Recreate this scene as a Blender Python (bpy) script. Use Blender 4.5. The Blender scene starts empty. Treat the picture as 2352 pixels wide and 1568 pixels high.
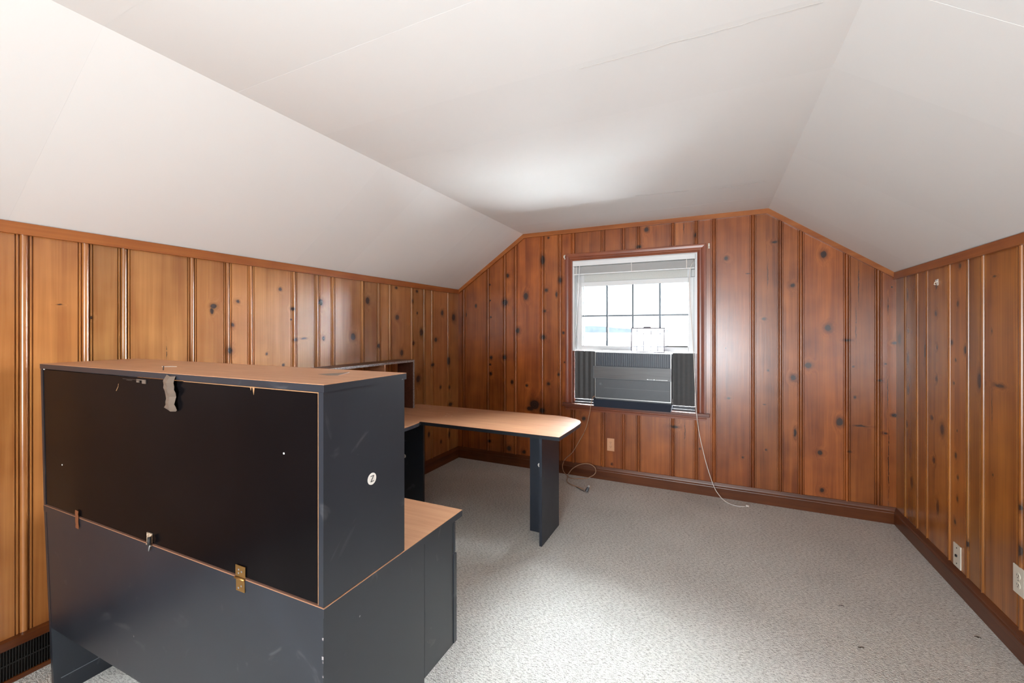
import bpy, bmesh, math, random
from mathutils import Vector
random.seed(7)
SC = bpy.context.scene
COL = SC.collection
PI = math.pi

# ------------------------------------------------------------------ camera, sky, lights, exposure
F, CY, YAW, H = 972.3072, 754.942, 0.4451738, 1.42
cam_d = bpy.data.cameras.new('camera'); cam = bpy.data.objects.new('camera', cam_d); COL.objects.link(cam)
cam_d.sensor_width = 36.0; cam_d.lens = 36.0 * F / 2352.0
cam_d.shift_y = (CY - 784.0) / 2352.0
cam_d.clip_start = 0.02; cam_d.clip_end = 300
cam.location = (0, 0, H); cam.rotation_euler = (PI / 2, 0, YAW)
SC.camera = cam

world = bpy.data.worlds.new('world'); SC.world = world; world.use_nodes = True
bg = world.node_tree.nodes['Background']
bg.inputs[0].default_value = (0.90, 0.95, 1.0, 1); bg.inputs[1].default_value = 3.0

def portal(name, loc, rot, sx, sy):
    """window portal: guides the sky's own light into the room, emits nothing itself"""
    l = bpy.data.lights.new(name, 'AREA'); l.shape = 'RECTANGLE'; l.size = sx; l.size_y = sy
    l.cycles.is_portal = True
    o = bpy.data.objects.new(name, l); COL.objects.link(o); o.location = loc; o.rotation_euler = rot
    return o
portal('sky_portal_front_window', (-0.6875, 4.09, 1.40), (math.radians(-90), 0, 0), 1.08, 1.36)
def area(name, loc, rot, sx, sy, power, col):
    l = bpy.data.lights.new(name, 'AREA'); l.shape = 'RECTANGLE'; l.size = sx; l.size_y = sy; l.energy = power; l.color = col
    o = bpy.data.objects.new(name, l); COL.objects.link(o); o.location = loc; o.rotation_euler = rot
    return o
# added fill light, set in the unseen window behind the camera
area('rear_window_fill', (-0.40, -1.84, 1.36), (math.radians(74), 0, 0), 1.3, 0.9, 50, (0.93, 0.97, 1.0))
# added fill light behind the camera, aimed up to brighten the ceiling
up = area('ceiling_fill', (-0.10, -1.62, 0.80), (math.radians(112), 0, math.radians(6)), 1.4, 0.6, 27, (0.86, 0.94, 1.0)); up.data.spread = math.radians(105)

sun_d = bpy.data.lights.new('hazy_sun', 'SUN'); sun_d.energy = 190.0; sun_d.angle = math.radians(96); sun_d.color = (0.90, 0.96, 1.0)
sun = bpy.data.objects.new('hazy_sun', sun_d); COL.objects.link(sun)
sun.rotation_euler = Vector((0.28, 1.0, 0.26)).to_track_quat('Z', 'Y').to_euler()

SC.cycles.caustics_reflective = False; SC.cycles.caustics_refractive = False
SC.view_settings.view_transform = 'Standard'; SC.view_settings.look = 'None'
SC.view_settings.gamma = 1.0; SC.view_settings.use_curve_mapping = False
SC.view_settings.exposure = 0.65

# room: x to the right along the window wall, y towards it, z up
L, R, D = 2.562, 1.198, 3.986
KL, KR, CZ = 1.845, 1.820, 2.391
CA, CB = -1.767, 0.397
YR = -1.80
C_, S_ = math.cos(YAW), math.sin(YAW)

def hit(u, v, axis, val):
    """point of the photograph (2352x1568) -> world point on the plane axis=val"""
    x = (u - 1176) / F; z = -(v - CY) / F
    r = (C_ * x - S_, S_ * x + C_, z)
    o = (0, 0, H)
    t = (val - o[axis]) / r[axis]
    return Vector((o[0] + t * r[0], o[1] + t * r[1], o[2] + t * r[2]))

# ------------------------------------------------------------------ materials
def new_mat(name):
    m = bpy.data.materials.new(name); m.use_nodes = True
    nt = m.node_tree; b = nt.nodes['Principled BSDF']
    return m, nt, b
def nd(nt, typ, **kw):
    n = nt.nodes.new(typ)
    for k, v in kw.items(): setattr(n, k, v)
    return n
def srgb(r, g, b):
    f = lambda c: (c / 255.0 / 12.92) if c <= 10 else (((c / 255.0) + 0.055) / 1.055) ** 2.4
    return (f(r), f(g), f(b), 1)
def plain(name, col, rough=0.5, metal=0.0, var=0.0, scale=30.0, bump=0.0, spec=0.5):
    m, nt, b = new_mat(name)
    b.inputs['Roughness'].default_value = rough; b.inputs['Metallic'].default_value = metal
    b.inputs['Specular IOR Level'].default_value = spec
    b.inputs['Base Color'].default_value = col
    if var > 0 or bump > 0:
        g = nd(nt, 'ShaderNodeNewGeometry')
        n = nd(nt, 'ShaderNodeTexNoise'); n.inputs['Scale'].default_value = scale; n.inputs['Detail'].default_value = 4
        nt.links.new(g.outputs['Position'], n.inputs['Vector'])
        if var > 0:
            mx = nd(nt, 'ShaderNodeMix', data_type='RGBA')
            mx.inputs[6].default_value = tuple(c * (1 - var) for c in col[:3]) + (1,)
            mx.inputs[7].default_value = tuple(min(1, c * (1 + var)) for c in col[:3]) + (1,)
            nt.links.new(n.outputs['Fac'], mx.inputs[0]); nt.links.new(mx.outputs[2], b.inputs['Base Color'])
        if bump > 0:
            bp = nd(nt, 'ShaderNodeBump'); bp.inputs['Strength'].default_value = bump; bp.inputs['Distance'].default_value = 0.002
            nt.links.new(n.outputs['Fac'], bp.inputs['Height']); nt.links.new(bp.outputs['Normal'], b.inputs['Normal'])
    return m

def pine(name, light, dark, seed=0.0, knots=(), vertical=True, rough=0.3, grain=1.0, coat=0.0):
    """varnished pine: streaky grain, soft figure, optional knots at given world points"""
    m, nt, b = new_mat(name)
    lk = nt.links.new
    geo = nd(nt, 'ShaderNodeNewGeometry')
    off = nd(nt, 'ShaderNodeVectorMath', operation='ADD'); off.inputs[1].default_value = (seed * 3.17, seed * 1.73, seed * 2.31)
    lk(geo.outputs['Position'], off.inputs[0])
    src = off.outputs[0]
    dist = None
    if knots:
        wn = nd(nt, 'ShaderNodeTexNoise'); wn.inputs['Scale'].default_value = 30; wn.inputs['Detail'].default_value = 2
        lk(geo.outputs['Position'], wn.inputs['Vector'])
        ws = nd(nt, 'ShaderNodeVectorMath', operation='MULTIPLY_ADD'); ws.inputs[1].default_value = (0.012,) * 3
        lk(wn.outputs['Color'], ws.inputs[0])
        ws.inputs[2].default_value = (-0.006,) * 3
        wp = nd(nt, 'ShaderNodeVectorMath', operation='ADD'); lk(ws.outputs[0], wp.inputs[0]); lk(geo.outputs['Position'], wp.inputs[1])
        for (kx, ky, kz, rh, rv) in knots:
            s1 = nd(nt, 'ShaderNodeVectorMath', operation='SUBTRACT'); s1.inputs[1].default_value = (kx, ky, kz); lk(wp.outputs[0], s1.inputs[0])
            s2 = nd(nt, 'ShaderNodeVectorMath', operation='MULTIPLY'); s2.inputs[1].default_value = (1 / rh, 1 / rh, 1 / rv); lk(s1.outputs[0], s2.inputs[0])
            s3 = nd(nt, 'ShaderNodeVectorMath', operation='LENGTH'); lk(s2.outputs[0], s3.inputs[0])
            if dist is None: dist = s3.outputs['Value']
            else:
                mn = nd(nt, 'ShaderNodeMath', operation='MINIMUM'); lk(dist, mn.inputs[0]); lk(s3.outputs['Value'], mn.inputs[1]); dist = mn.outputs[0]
        # grain flows round the knot
        fall = nd(nt, 'ShaderNodeMapRange'); fall.inputs[1].default_value = 0; fall.inputs[2].default_value = 4
        fall.inputs[3].default_value = 0.035; fall.inputs[4].default_value = 0; fall.interpolation_type = 'SMOOTHSTEP'
        lk(dist, fall.inputs[0])
        cx = nd(nt, 'ShaderNodeCombineXYZ'); lk(fall.outputs[0], cx.inputs[0]); lk(fall.outputs[0], cx.inputs[1])
        ad = nd(nt, 'ShaderNodeVectorMath', operation='ADD'); lk(src, ad.inputs[0]); lk(cx.outputs[0], ad.inputs[1]); src = ad.outputs[0]
    def noise(sc, detail, dist_=0.0):
        mp = nd(nt, 'ShaderNodeVectorMath', operation='MULTIPLY'); mp.inputs[1].default_value = sc; lk(src, mp.inputs[0])
        n = nd(nt, 'ShaderNodeTexNoise'); n.inputs['Scale'].default_value = 1; n.inputs['Detail'].default_value = detail
        n.inputs['Distortion'].default_value = dist_
        lk(mp.outputs[0], n.inputs['Vector']); return n.outputs['Fac']
    if vertical: a, bb, cc = noise((14, 14, .9), 3, .6), noise((110, 110, 2.2), 3), noise((5, 5, 5), 2)
    else: a, bb, cc = noise((1.0, 1.0, 22), 3, .4), noise((2.5, 2.5, 160), 3), noise((5, 5, 5), 2)
    m1 = nd(nt, 'ShaderNodeMath', operation='MULTIPLY'); m1.inputs[1].default_value = 0.35 * grain; lk(bb, m1.inputs[0])
    m2 = nd(nt, 'ShaderNodeMath', operation='MULTIPLY_ADD'); m2.inputs[1].default_value = 0.75; lk(a, m2.inputs[0]); lk(m1.outputs[0], m2.inputs[2])
    m3 = nd(nt, 'ShaderNodeMath', operation='MULTIPLY_ADD'); m3.inputs[1].default_value = 0.42; lk(cc, m3.inputs[0]); lk(m2.outputs[0], m3.inputs[2])
    mr = nd(nt, 'ShaderNodeMapRange'); mr.inputs[1].default_value = 0.46; mr.inputs[2].default_value = 0.94; lk(m3.outputs[0], mr.inputs[0])
    mx = nd(nt, 'ShaderNodeMix', data_type='RGBA'); mx.inputs[6].default_value = light; mx.inputs[7].default_value = dark
    lk(mr.outputs[0], mx.inputs[0]); colr = mx.outputs[2]
    if dist is not None:
        # soft halo
        h = nd(nt, 'ShaderNodeMapRange'); h.interpolation_type = 'SMOOTHSTEP'
        h.inputs[1].default_value = 0.8; h.inputs[2].default_value = 2.3; h.inputs[3].default_value = 0.55; h.inputs[4].default_value = 0
        lk(dist, h.inputs[0])
        mh = nd(nt, 'ShaderNodeMix', data_type='RGBA'); mh.inputs[7].default_value = tuple(c * 0.30 for c in dark[:3]) + (1,)
        lk(h.outputs[0], mh.inputs[0]); lk(colr, mh.inputs[6])
        k = nd(nt, 'ShaderNodeMapRange'); k.interpolation_type = 'SMOOTHSTEP'
        k.inputs[1].default_value = 0.72; k.inputs[2].default_value = 1.15; k.inputs[3].default_value = 0.95; k.inputs[4].default_value = 0
        lk(dist, k.inputs[0])
        # rings inside the knot
        sn = nd(nt, 'ShaderNodeMath', operation='MULTIPLY'); sn.inputs[1].default_value = 15; lk(dist, sn.inputs[0])
        sn2 = nd(nt, 'ShaderNodeMath', operation='SINE'); lk(sn.outputs[0], sn2.inputs[0])
        rr = nd(nt, 'ShaderNodeMapRange'); rr.inputs[1].default_value = -1; rr.inputs[2].default_value = 1; lk(sn2.outputs[0], rr.inputs[0])
        kc = nd(nt, 'ShaderNodeMix', data_type='RGBA'); kc.inputs[6].default_value = (0.012, 0.0055, 0.0045, 1); kc.inputs[7].default_value = (0.035, 0.014, 0.009, 1)
        lk(rr.outputs[0], kc.inputs[0])
        mk = nd(nt, 'ShaderNodeMix', data_type='RGBA'); lk(k.outputs[0], mk.inputs[0]); lk(mh.outputs[2], mk.inputs[6]); lk(kc.outputs[2], mk.inputs[7])
        colr = mk.outputs[2]
    lk(colr, b.inputs['Base Color'])
    b.inputs['Roughness'].default_value = rough
    if coat: b.inputs['Coat Weight'].default_value = coat; b.inputs['Coat Roughness'].default_value = 0.26
    bp = nd(nt, 'ShaderNodeBump'); bp.inputs['Strength'].default_value = 0.12; bp.inputs['Distance'].default_value = 0.002
    lk(bb, bp.inputs['Height']); lk(bp.outputs['Normal'], b.inputs['Normal'])
    return m

def laminate_wood(name, light, dark, ax=0):
    m, nt, b = new_mat(name); lk = nt.links.new
    g = nd(nt, 'ShaderNodeNewGeometry')
    mp = nd(nt, 'ShaderNodeVectorMath', operation='MULTIPLY'); mp.inputs[1].default_value = (3, 45, 45) if ax == 0 else (45, 3, 45)
    lk(g.outputs['Position'], mp.inputs[0])
    n = nd(nt, 'ShaderNodeTexNoise'); n.inputs['Scale'].default_value = 1; n.inputs['Detail'].default_value = 5; n.inputs['Distortion'].default_value = .5
    lk(mp.outputs[0], n.inputs['Vector'])
    n2 = nd(nt, 'ShaderNodeTexNoise'); n2.inputs['Scale'].default_value = 2.5; lk(g.outputs['Position'], n2.inputs['Vector'])
    ad = nd(nt, 'ShaderNodeMath', operation='MULTIPLY_ADD'); ad.inputs[1].default_value = .5; lk(n2.outputs['Fac'], ad.inputs[0]); lk(n.outputs['Fac'], ad.inputs[2])
    r = nd(nt, 'ShaderNodeMapRange'); r.inputs[1].default_value = .45; r.inputs[2].default_value = 1.05; lk(ad.outputs[0], r.inputs[0])
    mx = nd(nt, 'ShaderNodeMix', data_type='RGBA'); mx.inputs[6].default_value = light; mx.inputs[7].default_value = dark
    lk(r.outputs[0], mx.inputs[0]); lk(mx.outputs[2], b.inputs['Base Color'])
    # scuffs change the gloss
    r2 = nd(nt, 'ShaderNodeMapRange'); r2.inputs[3].default_value = .28; r2.inputs[4].default_value = .45; lk(n2.outputs['Fac'], r2.inputs[0])
    lk(r2.outputs[0], b.inputs['Roughness'])
    return m

def black_laminate(name, base=(0.015, 0.0185, 0.025), rough=0.30, scratches=True):
    m, nt, b = new_mat(name); lk = nt.links.new
    g = nd(nt, 'ShaderNodeNewGeometry')
    n = nd(nt, 'ShaderNodeTexNoise'); n.inputs['Scale'].default_value = 3.5; n.inputs['Detail'].default_value = 5; n.inputs['Distortion'].default_value = 1.0
    lk(g.outputs['Position'], n.inputs['Vector'])
    r = nd(nt, 'ShaderNodeMapRange'); r.inputs[3].default_value = rough - .05; r.inputs[4].default_value = rough + .1; lk(n.outputs['Fac'], r.inputs[0])
    lk(r.outputs[0], b.inputs['Roughness'])
    mx = nd(nt, 'ShaderNodeMix', data_type='RGBA'); mx.inputs[6].default_value = tuple(c * .8 for c in base) + (1,); mx.inputs[7].default_value = tuple(c * 1.35 for c in base) + (1,)
    lk(n.outputs['Fac'], mx.inputs[0]); col = mx.outputs[2]
    if scratches:
        # small pale chips and scuffs
        v = nd(nt, 'ShaderNodeTexVoronoi'); v.inputs['Scale'].default_value = 9.0; lk(g.outputs['Position'], v.inputs['Vector'])
        t = nd(nt, 'ShaderNodeMapRange'); t.inputs[1].default_value = 0.018; t.inputs[2].default_value = 0.032; t.inputs[3].default_value = .8; t.inputs[4].default_value = 0
        lk(v.outputs['Distance'], t.inputs[0])
        n3 = nd(nt, 'ShaderNodeTexNoise'); n3.inputs['Scale'].default_value = 5.0; n3.inputs['Detail'].default_value = 3; n3.inputs['Distortion'].default_value = 3.0
        lk(g.outputs['Position'], n3.inputs['Vector'])
        t2 = nd(nt, 'ShaderNodeMapRange'); t2.inputs[1].default_value = 0.66; t2.inputs[2].default_value = 0.74; t2.inputs[3].default_value = 0; t2.inputs[4].default_value = .12
        lk(n3.outputs['Fac'], t2.inputs[0])
        mxm = nd(nt, 'ShaderNodeMath', operation='MAXIMUM'); lk(t.outputs[0], mxm.inputs[0]); lk(t2.outputs[0], mxm.inputs[1])
        m2 = nd(nt, 'ShaderNodeMix', data_type='RGBA'); m2.inputs[7].default_value = (0.25, 0.25, 0.25, 1)
        lk(mxm.outputs[0], m2.inputs[0]); lk(col, m2.inputs[6]); col = m2.outputs[2]
    lk(col, b.inputs['Base Color'])
    return m

def carpet_mat():
    m, nt, b = new_mat('carpet'); lk = nt.links.new
    g = nd(nt, 'ShaderNodeNewGeometry')
    v = nd(nt, 'ShaderNodeTexVoronoi'); v.inputs['Scale'].default_value = 200; v.inputs['Randomness'].default_value = 1
    wob = nd(nt, 'ShaderNodeTexNoise'); wob.inputs['Scale'].default_value = 55; lk(g.outputs['Position'], wob.inputs['Vector'])
    wa = nd(nt, 'ShaderNodeVectorMath', operation='MULTIPLY_ADD'); wa.inputs[1].default_value = (.012, .012, 0); lk(wob.outputs['Color'], wa.inputs[0]); lk(g.outputs['Position'], wa.inputs[2])
    lk(wa.outputs[0], v.inputs['Vector'])
    n = nd(nt, 'ShaderNodeTexNoise'); n.inputs['Scale'].default_value = 190; n.inputs['Detail'].default_value = 3; lk(g.outputs['Position'], n.inputs['Vector'])
    n2 = nd(nt, 'ShaderNodeTexNoise'); n2.inputs['Scale'].default_value = 2.2; n2.inputs['Detail'].default_value = 4; lk(g.outputs['Position'], n2.inputs['Vector'])
    # tuft rows in short diagonal runs
    mp = nd(nt, 'ShaderNodeMapping'); mp.inputs['Rotation'].default_value = (0, 0, math.radians(28)); mp.inputs['Scale'].default_value = (60, 170, 1)
    lk(g.outputs['Position'], mp.inputs['Vector'])
    n4 = nd(nt, 'ShaderNodeTexNoise'); n4.inputs['Scale'].default_value = 1; n4.inputs['Detail'].default_value = 1; lk(mp.outputs[0], n4.inputs['Vector'])
    a = nd(nt, 'ShaderNodeMath', operation='MULTIPLY_ADD'); a.inputs[1].default_value = .8; lk(n.outputs['Fac'], a.inputs[0]); lk(n4.outputs['Fac'], a.inputs[2])
    r = nd(nt, 'ShaderNodeMapRange'); r.inputs[1].default_value = .60; r.inputs[2].default_value = .98; lk(a.outputs[0], r.inputs[0])
    mx = nd(nt, 'ShaderNodeMix', data_type='RGBA'); mx.inputs[6].default_value = srgb(160, 158, 152); mx.inputs[7].default_value = srgb(228, 227, 221)
    lk(r.outputs[0], mx.inputs[0])
    r2 = nd(nt, 'ShaderNodeMapRange'); r2.inputs[1].default_value = .3; r2.inputs[2].default_value = .7; r2.inputs[3].default_value = .90; r2.inputs[4].default_value = 1.04; lk(n2.outputs['Fac'], r2.inputs[0])
    vm = nd(nt, 'ShaderNodeVectorMath', operation='SCALE'); lk(mx.outputs[2], vm.inputs[0]); lk(r2.outputs[0], vm.inputs['Scale'])
    lk(vm.outputs[0], b.inputs['Base Color'])
    b.inputs['Roughness'].default_value = .95; b.inputs['Specular IOR Level'].default_value = .1
    hs = nd(nt, 'ShaderNodeMath', operation='SUBTRACT'); lk(a.outputs[0], hs.inputs[0]); lk(v.outputs['Distance'], hs.inputs[1])
    bp = nd(nt, 'ShaderNodeBump'); bp.inputs['Strength'].default_value = .8; bp.inputs['Distance'].default_value = .005
    lk(hs.outputs[0], bp.inputs['Height']); lk(bp.outputs['Normal'], b.inputs['Normal'])
    return m

def particle_board(name, a, bcol):
    m, nt, b = new_mat(name); lk = nt.links.new
    g = nd(nt, 'ShaderNodeNewGeometry'); n = nd(nt, 'ShaderNodeTexVoronoi'); n.inputs['Scale'].default_value = 260
    lk(g.outputs['Position'], n.inputs['Vector'])
    sp = nd(nt, 'ShaderNodeSeparateColor'); lk(n.outputs['Color'], sp.inputs[0])
    mx = nd(nt, 'ShaderNodeMix', data_type='RGBA'); mx.inputs[6].default_value = a; mx.inputs[7].default_value = bcol
    lk(sp.outputs[0], mx.inputs[0]); lk(mx.outputs[2], b.inputs['Base Color']); b.inputs['Roughness'].default_value = .9
    return m

def glass_mat(name, tint=(.97, .99, 1), refl=.08):
    m = bpy.data.materials.new(name); m.use_nodes = True; nt = m.node_tree; nt.nodes.clear(); lk = nt.links.new
    o = nd(nt, 'ShaderNodeOutputMaterial'); t = nd(nt, 'ShaderNodeBsdfTransparent'); t.inputs[0].default_value = tint + (1,)
    g = nd(nt, 'ShaderNodeBsdfGlossy'); g.inputs['Roughness'].default_value = 0.02
    fr = nd(nt, 'ShaderNodeFresnel'); fr.inputs[0].default_value = 1.5
    mx = nd(nt, 'ShaderNodeMixShader'); lk(fr.outputs[0], mx.inputs[0]); lk(t.outputs[0], mx.inputs[1]); lk(g.outputs[0], mx.inputs[2]); lk(mx.outputs[0], o.inputs[0])
    return m

M = {}
M['ceiling'] = plain('ceiling_paint', srgb(228, 227, 224), .8, var=.012, scale=1.3)
M['ceiling2'] = plain('ceiling_paint_b', srgb(226, 225, 222), .8, var=.012, scale=1.7)
M['black'] = black_laminate('black_laminate')
M['black_back'] = black_laminate('black_hardboard', (0.0035, 0.003, 0.0035), .20, False)
M['black_back'].node_tree.nodes['Principled BSDF'].inputs['Specular IOR Level'].default_value = .08
M['navy'] = black_laminate('dark_leg_laminate', (0.020, 0.026, 0.038), .36, True)
M['top'] = laminate_wood('maple_laminate', srgb(190, 142, 108), srgb(160, 110, 78), 0)
M['brown_top'] = laminate_wood('dark_walnut_laminate', srgb(98, 64, 52), srgb(60, 36, 28), 1)
M['chip'] = particle_board('raw_chipboard', srgb(205, 185, 160), srgb(120, 96, 74))
M['chip_grey'] = particle_board('grey_chipboard', srgb(170, 165, 165), srgb(95, 90, 92))
M['mdf'] = plain('raw_mdf_edge', srgb(150, 110, 74), .8, var=.25, scale=60)
M['mdf_red'] = plain('raw_mdf_joint', srgb(96, 62, 44), .8, var=.25, scale=60)
M['brass'] = plain('worn_brass', srgb(158, 122, 70), .42, .85, var=.15, scale=80)
M['brown_tape'] = plain('brown_tape', srgb(120, 72, 44), .55)
M['grey_tape'] = plain('grey_tape', srgb(104, 92, 82), .4, 0, var=.1, scale=60)
M['paper'] = plain('white_paper', srgb(225, 222, 214), .7)
M['ink'] = plain('black_ink', (0.01, 0.01, 0.01, 1), .5)
M['white'] = plain('white_vinyl', srgb(228, 230, 230), .38, var=.03, scale=8)
M['offwhite'] = plain('ivory_plastic', srgb(226, 220, 204), .35)
M['slat'] = plain('blind_slat', srgb(232, 232, 230), .4)
M['ac'] = plain('charcoal_plastic', srgb(74, 78, 82), .42, var=.12, scale=20)
M['ac_dark'] = plain('dark_plastic', srgb(44, 52, 66), .45)
M['ac_fin'] = plain('grey_fin', srgb(104, 110, 116), .4)
M['ac_band'] = laminate_wood('ac_band_grain', srgb(100, 100, 100), srgb(76, 76, 76), 0)
M['ac_edge'] = plain('silver_and_glint', srgb(190, 192, 190), .3, .6)  # silver for lettering and latch; on the frame it paints edge glints
M['ac_side'] = plain('side_curtain_backlit', srgb(62, 62, 62), .55, var=.2, scale=40, bump=.3)  # white panels coloured dark: their backlit shade is put into the colour
M['metal'] = plain('dull_metal', srgb(150, 150, 148), .4, .5)
M['track'] = plain('weathered_track', srgb(64, 64, 68), .5, .2)
M['wire'] = plain('dark_wire', srgb(74, 60, 72), .4)
M['muntin'] = plain('grey_muntin', srgb(112, 124, 132), .4)
M['cord'] = plain('tan_cord', srgb(176, 140, 112), .5)
M['cord_grey'] = plain('grey_plug', srgb(70, 70, 74), .45)
M['string'] = plain('white_string', srgb(235, 230, 222), .6)
M['tanplate'] = plain('tan_outlet', srgb(214, 160, 122), .35)
M['slot'] = plain('slot_dark', (0.015, 0.013, 0.012, 1), .6)
M['vent'] = plain('black_register', (0.014, 0.013, 0.012, 1), .5, var=.3, scale=50)
M['glass'] = glass_mat('window_glass')
M['carpet'] = carpet_mat()
M['crumb'] = plain('debris', srgb(58, 48, 38), .9)
M['backing'] = plain('wall_backing', srgb(60, 40, 28), .9)
M['roof'] = plain('grey_roof', (.34, .345, .35, 1), .9)
M['hedge'] = plain('far_trees', (.17, .21, .23, 1), .95, var=.3, scale=1.5)

PL, PD = srgb(198, 124, 58), srgb(150, 80, 32)
TRIM_L, TRIM_D = srgb(176, 108, 54), srgb(140, 76, 34)
M['crown'] = pine('crown_pine', TRIM_L, TRIM_D, 1, vertical=False, rough=.34)
M['base'] = pine('baseboard_pine', srgb(118, 64, 28), srgb(76, 37, 15), 2, vertical=False, rough=.34)
M['casing'] = pine('casing_pine', srgb(150, 80, 52), srgb(108, 52, 34), 3, vertical=True, rough=.3)
M['casing_h'] = pine('casing_pine_flat', srgb(158, 88, 54), srgb(112, 56, 34), 4, vertical=False, rough=.3)
M['stool'] = pine('stool_pine', srgb(120, 66, 46), srgb(84, 42, 30), 5, vertical=False, rough=.3)
M['frosted'] = plain('frosted_upper_glass', srgb(214, 214, 208), .7, var=.12, scale=160)

# ------------------------------------------------------------------ object helpers
def link(name, me, mat, parent=None, smooth=False, loc=(0, 0, 0)):
    o = bpy.data.objects.new(name, me); COL.objects.link(o)
    if mat is not None:
        for mm in (mat if isinstance(mat, (list, tuple)) else [mat]): me.materials.append(mm)
    if parent is not None:
        me.transform(__import__('mathutils').Matrix.Translation(-Vector(root_loc(parent))))
        o.parent = parent
    if smooth:
        for p in me.polygons: p.use_smooth = True
    return o
def root_loc(o):
    v = Vector((0, 0, 0))
    while o is not None: v = v + o.location; o = o.parent
    return v
def tag(o, label=None, cat=None, group=None, kind=None):
    if label: o['label'] = label
    if cat: o['category'] = cat
    if group: o['group'] = group
    if kind: o['kind'] = kind
    return o
def thing(name, label, cat, loc, group=None):
    o = bpy.data.objects.new(name, None); COL.objects.link(o); o.location = loc; o.empty_display_size = .05
    return tag(o, label, cat, group)

class MB:
    def __init__(s): s.v = []; s.f = []; s.mi = []
    def add(s, vs, fs, mi=0):
        b = len(s.v); s.v += [tuple(p) for p in vs]; s.f += [tuple(b + i for i in f) for f in fs]; s.mi += [mi] * len(fs); return s
    def box(s, x0, x1, y0, y1, z0, z1, mi=0, fn=None):
        vs = [(x, y, z) for z in (z0, z1) for y in (y0, y1) for x in (x0, x1)]
        if fn: vs = [fn(*p) for p in vs]
        return s.add(vs, [(0, 2, 3, 1), (4, 5, 7, 6), (0, 1, 5, 4), (2, 6, 7, 3), (0, 4, 6, 2), (1, 3, 7, 5)], mi)
    def prism(s, pts, z0, z1, mi=0, fn=None):
        n = len(pts); vs = [(x, y, z0) for x, y in pts] + [(x, y, z1) for x, y in pts]
        if fn: vs = [fn(*p) for p in vs]
        return s.add(vs, [tuple(range(n))[::-1], tuple(range(n, 2 * n))] + [(i, (i + 1) % n, n + (i + 1) % n, n + i) for i in range(n)], mi)
    def tube(s, pts, r, n=6, mi=0, caps=True):
        pts = [Vector(p) for p in pts]; rings = []
        for i, p in enumerate(pts):
            t = (pts[min(i + 1, len(pts) - 1)] - pts[max(i - 1, 0)]).normalized()
            up = Vector((0, 0, 1)) if abs(t.z) < .9 else Vector((1, 0, 0))
            a = t.cross(up).normalized(); b = t.cross(a).normalized()
            rings.append([p + a * r * math.cos(2 * PI * k / n) + b * r * math.sin(2 * PI * k / n) for k in range(n)])
        vs = [q for rg in rings for q in rg]; fs = []
        for i in range(len(pts) - 1):
            for k in range(n): fs.append((i * n + k, i * n + (k + 1) % n, (i + 1) * n + (k + 1) % n, (i + 1) * n + k))
        if caps: fs += [tuple(range(n))[::-1], tuple((len(pts) - 1) * n + k for k in range(n))]
        return s.add(vs, fs, mi)
    def strip(s, prof, path, mi=0, close=True):
        """sweep: path = list of functions mapping profile point -> 3D"""
        n = len(prof); vs = [f(p) for f in path for p in prof]; fs = []
        m = n if close else n - 1
        for i in range(len(path) - 1):
            for k in range(m): fs.append((i * n + k, i * n + (k + 1) % n, (i + 1) * n + (k + 1) % n, (i + 1) * n + k))
        if close: fs += [tuple(range(n))[::-1], tuple((len(path) - 1) * n + k for k in range(n))]
        return s.add(vs, fs, mi)
    def mesh(s, name, recalc=True, bevel=0):
        me = bpy.data.meshes.new(name); me.from_pydata(s.v, [], s.f); me.polygons.foreach_set('material_index', s.mi)
        if recalc or bevel:
            bm = bmesh.new(); bm.from_mesh(me)
            if bevel: bmesh.ops.bevel(bm, geom=[e for e in bm.edges if len(e.link_faces) == 2 and e.calc_face_angle(0) > .6], offset=bevel, segments=2, affect='EDGES', profile=.6)
            if recalc: bmesh.ops.recalc_face_normals(bm, faces=bm.faces)
            bm.to_mesh(me); bm.free()
        me.update(); return me
    def build(s, name, mat, parent=None, smooth=False, bevel=0, recalc=True):
        return link(name, s.mesh(name, recalc, bevel), mat, parent, smooth)

def spline(pts, n=8):
    pts = [Vector(p) for p in pts]; out = []
    for i in range(len(pts) - 1):
        p0 = pts[max(i - 1, 0)]; p1 = pts[i]; p2 = pts[i + 1]; p3 = pts[min(i + 2, len(pts) - 1)]
        for k in range(n):
            t = k / n
            out.append(.5 * ((2 * p1) + (-p0 + p2) * t + (2 * p0 - 5 * p1 + 4 * p2 - p3) * t * t + (-p0 + 3 * p1 - 3 * p2 + p3) * t ** 3))
    out.append(pts[-1]); return out

# ------------------------------------------------------------------ setting: floor
def floor():
    mb = MB().box(-L - .15, R + .15, YR - .15, D + .12, -.12, 0)
    return tag(mb.build('floor', M['carpet']), kind='structure')
FLOOR = floor()

# ------------------------------------------------------------------ setting: walls and their boards
def top_back(x):
    if x < CA: return KL + (CZ - KL) * (x + L) / (CA + L)
    if x > CB: return CZ + (KR - CZ) * (x - CB) / (R - CB)
    return CZ
OPX0, OPX1, OPZ0, OPZ1 = -1.245, -.130, .700, 2.080      # window opening

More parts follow.
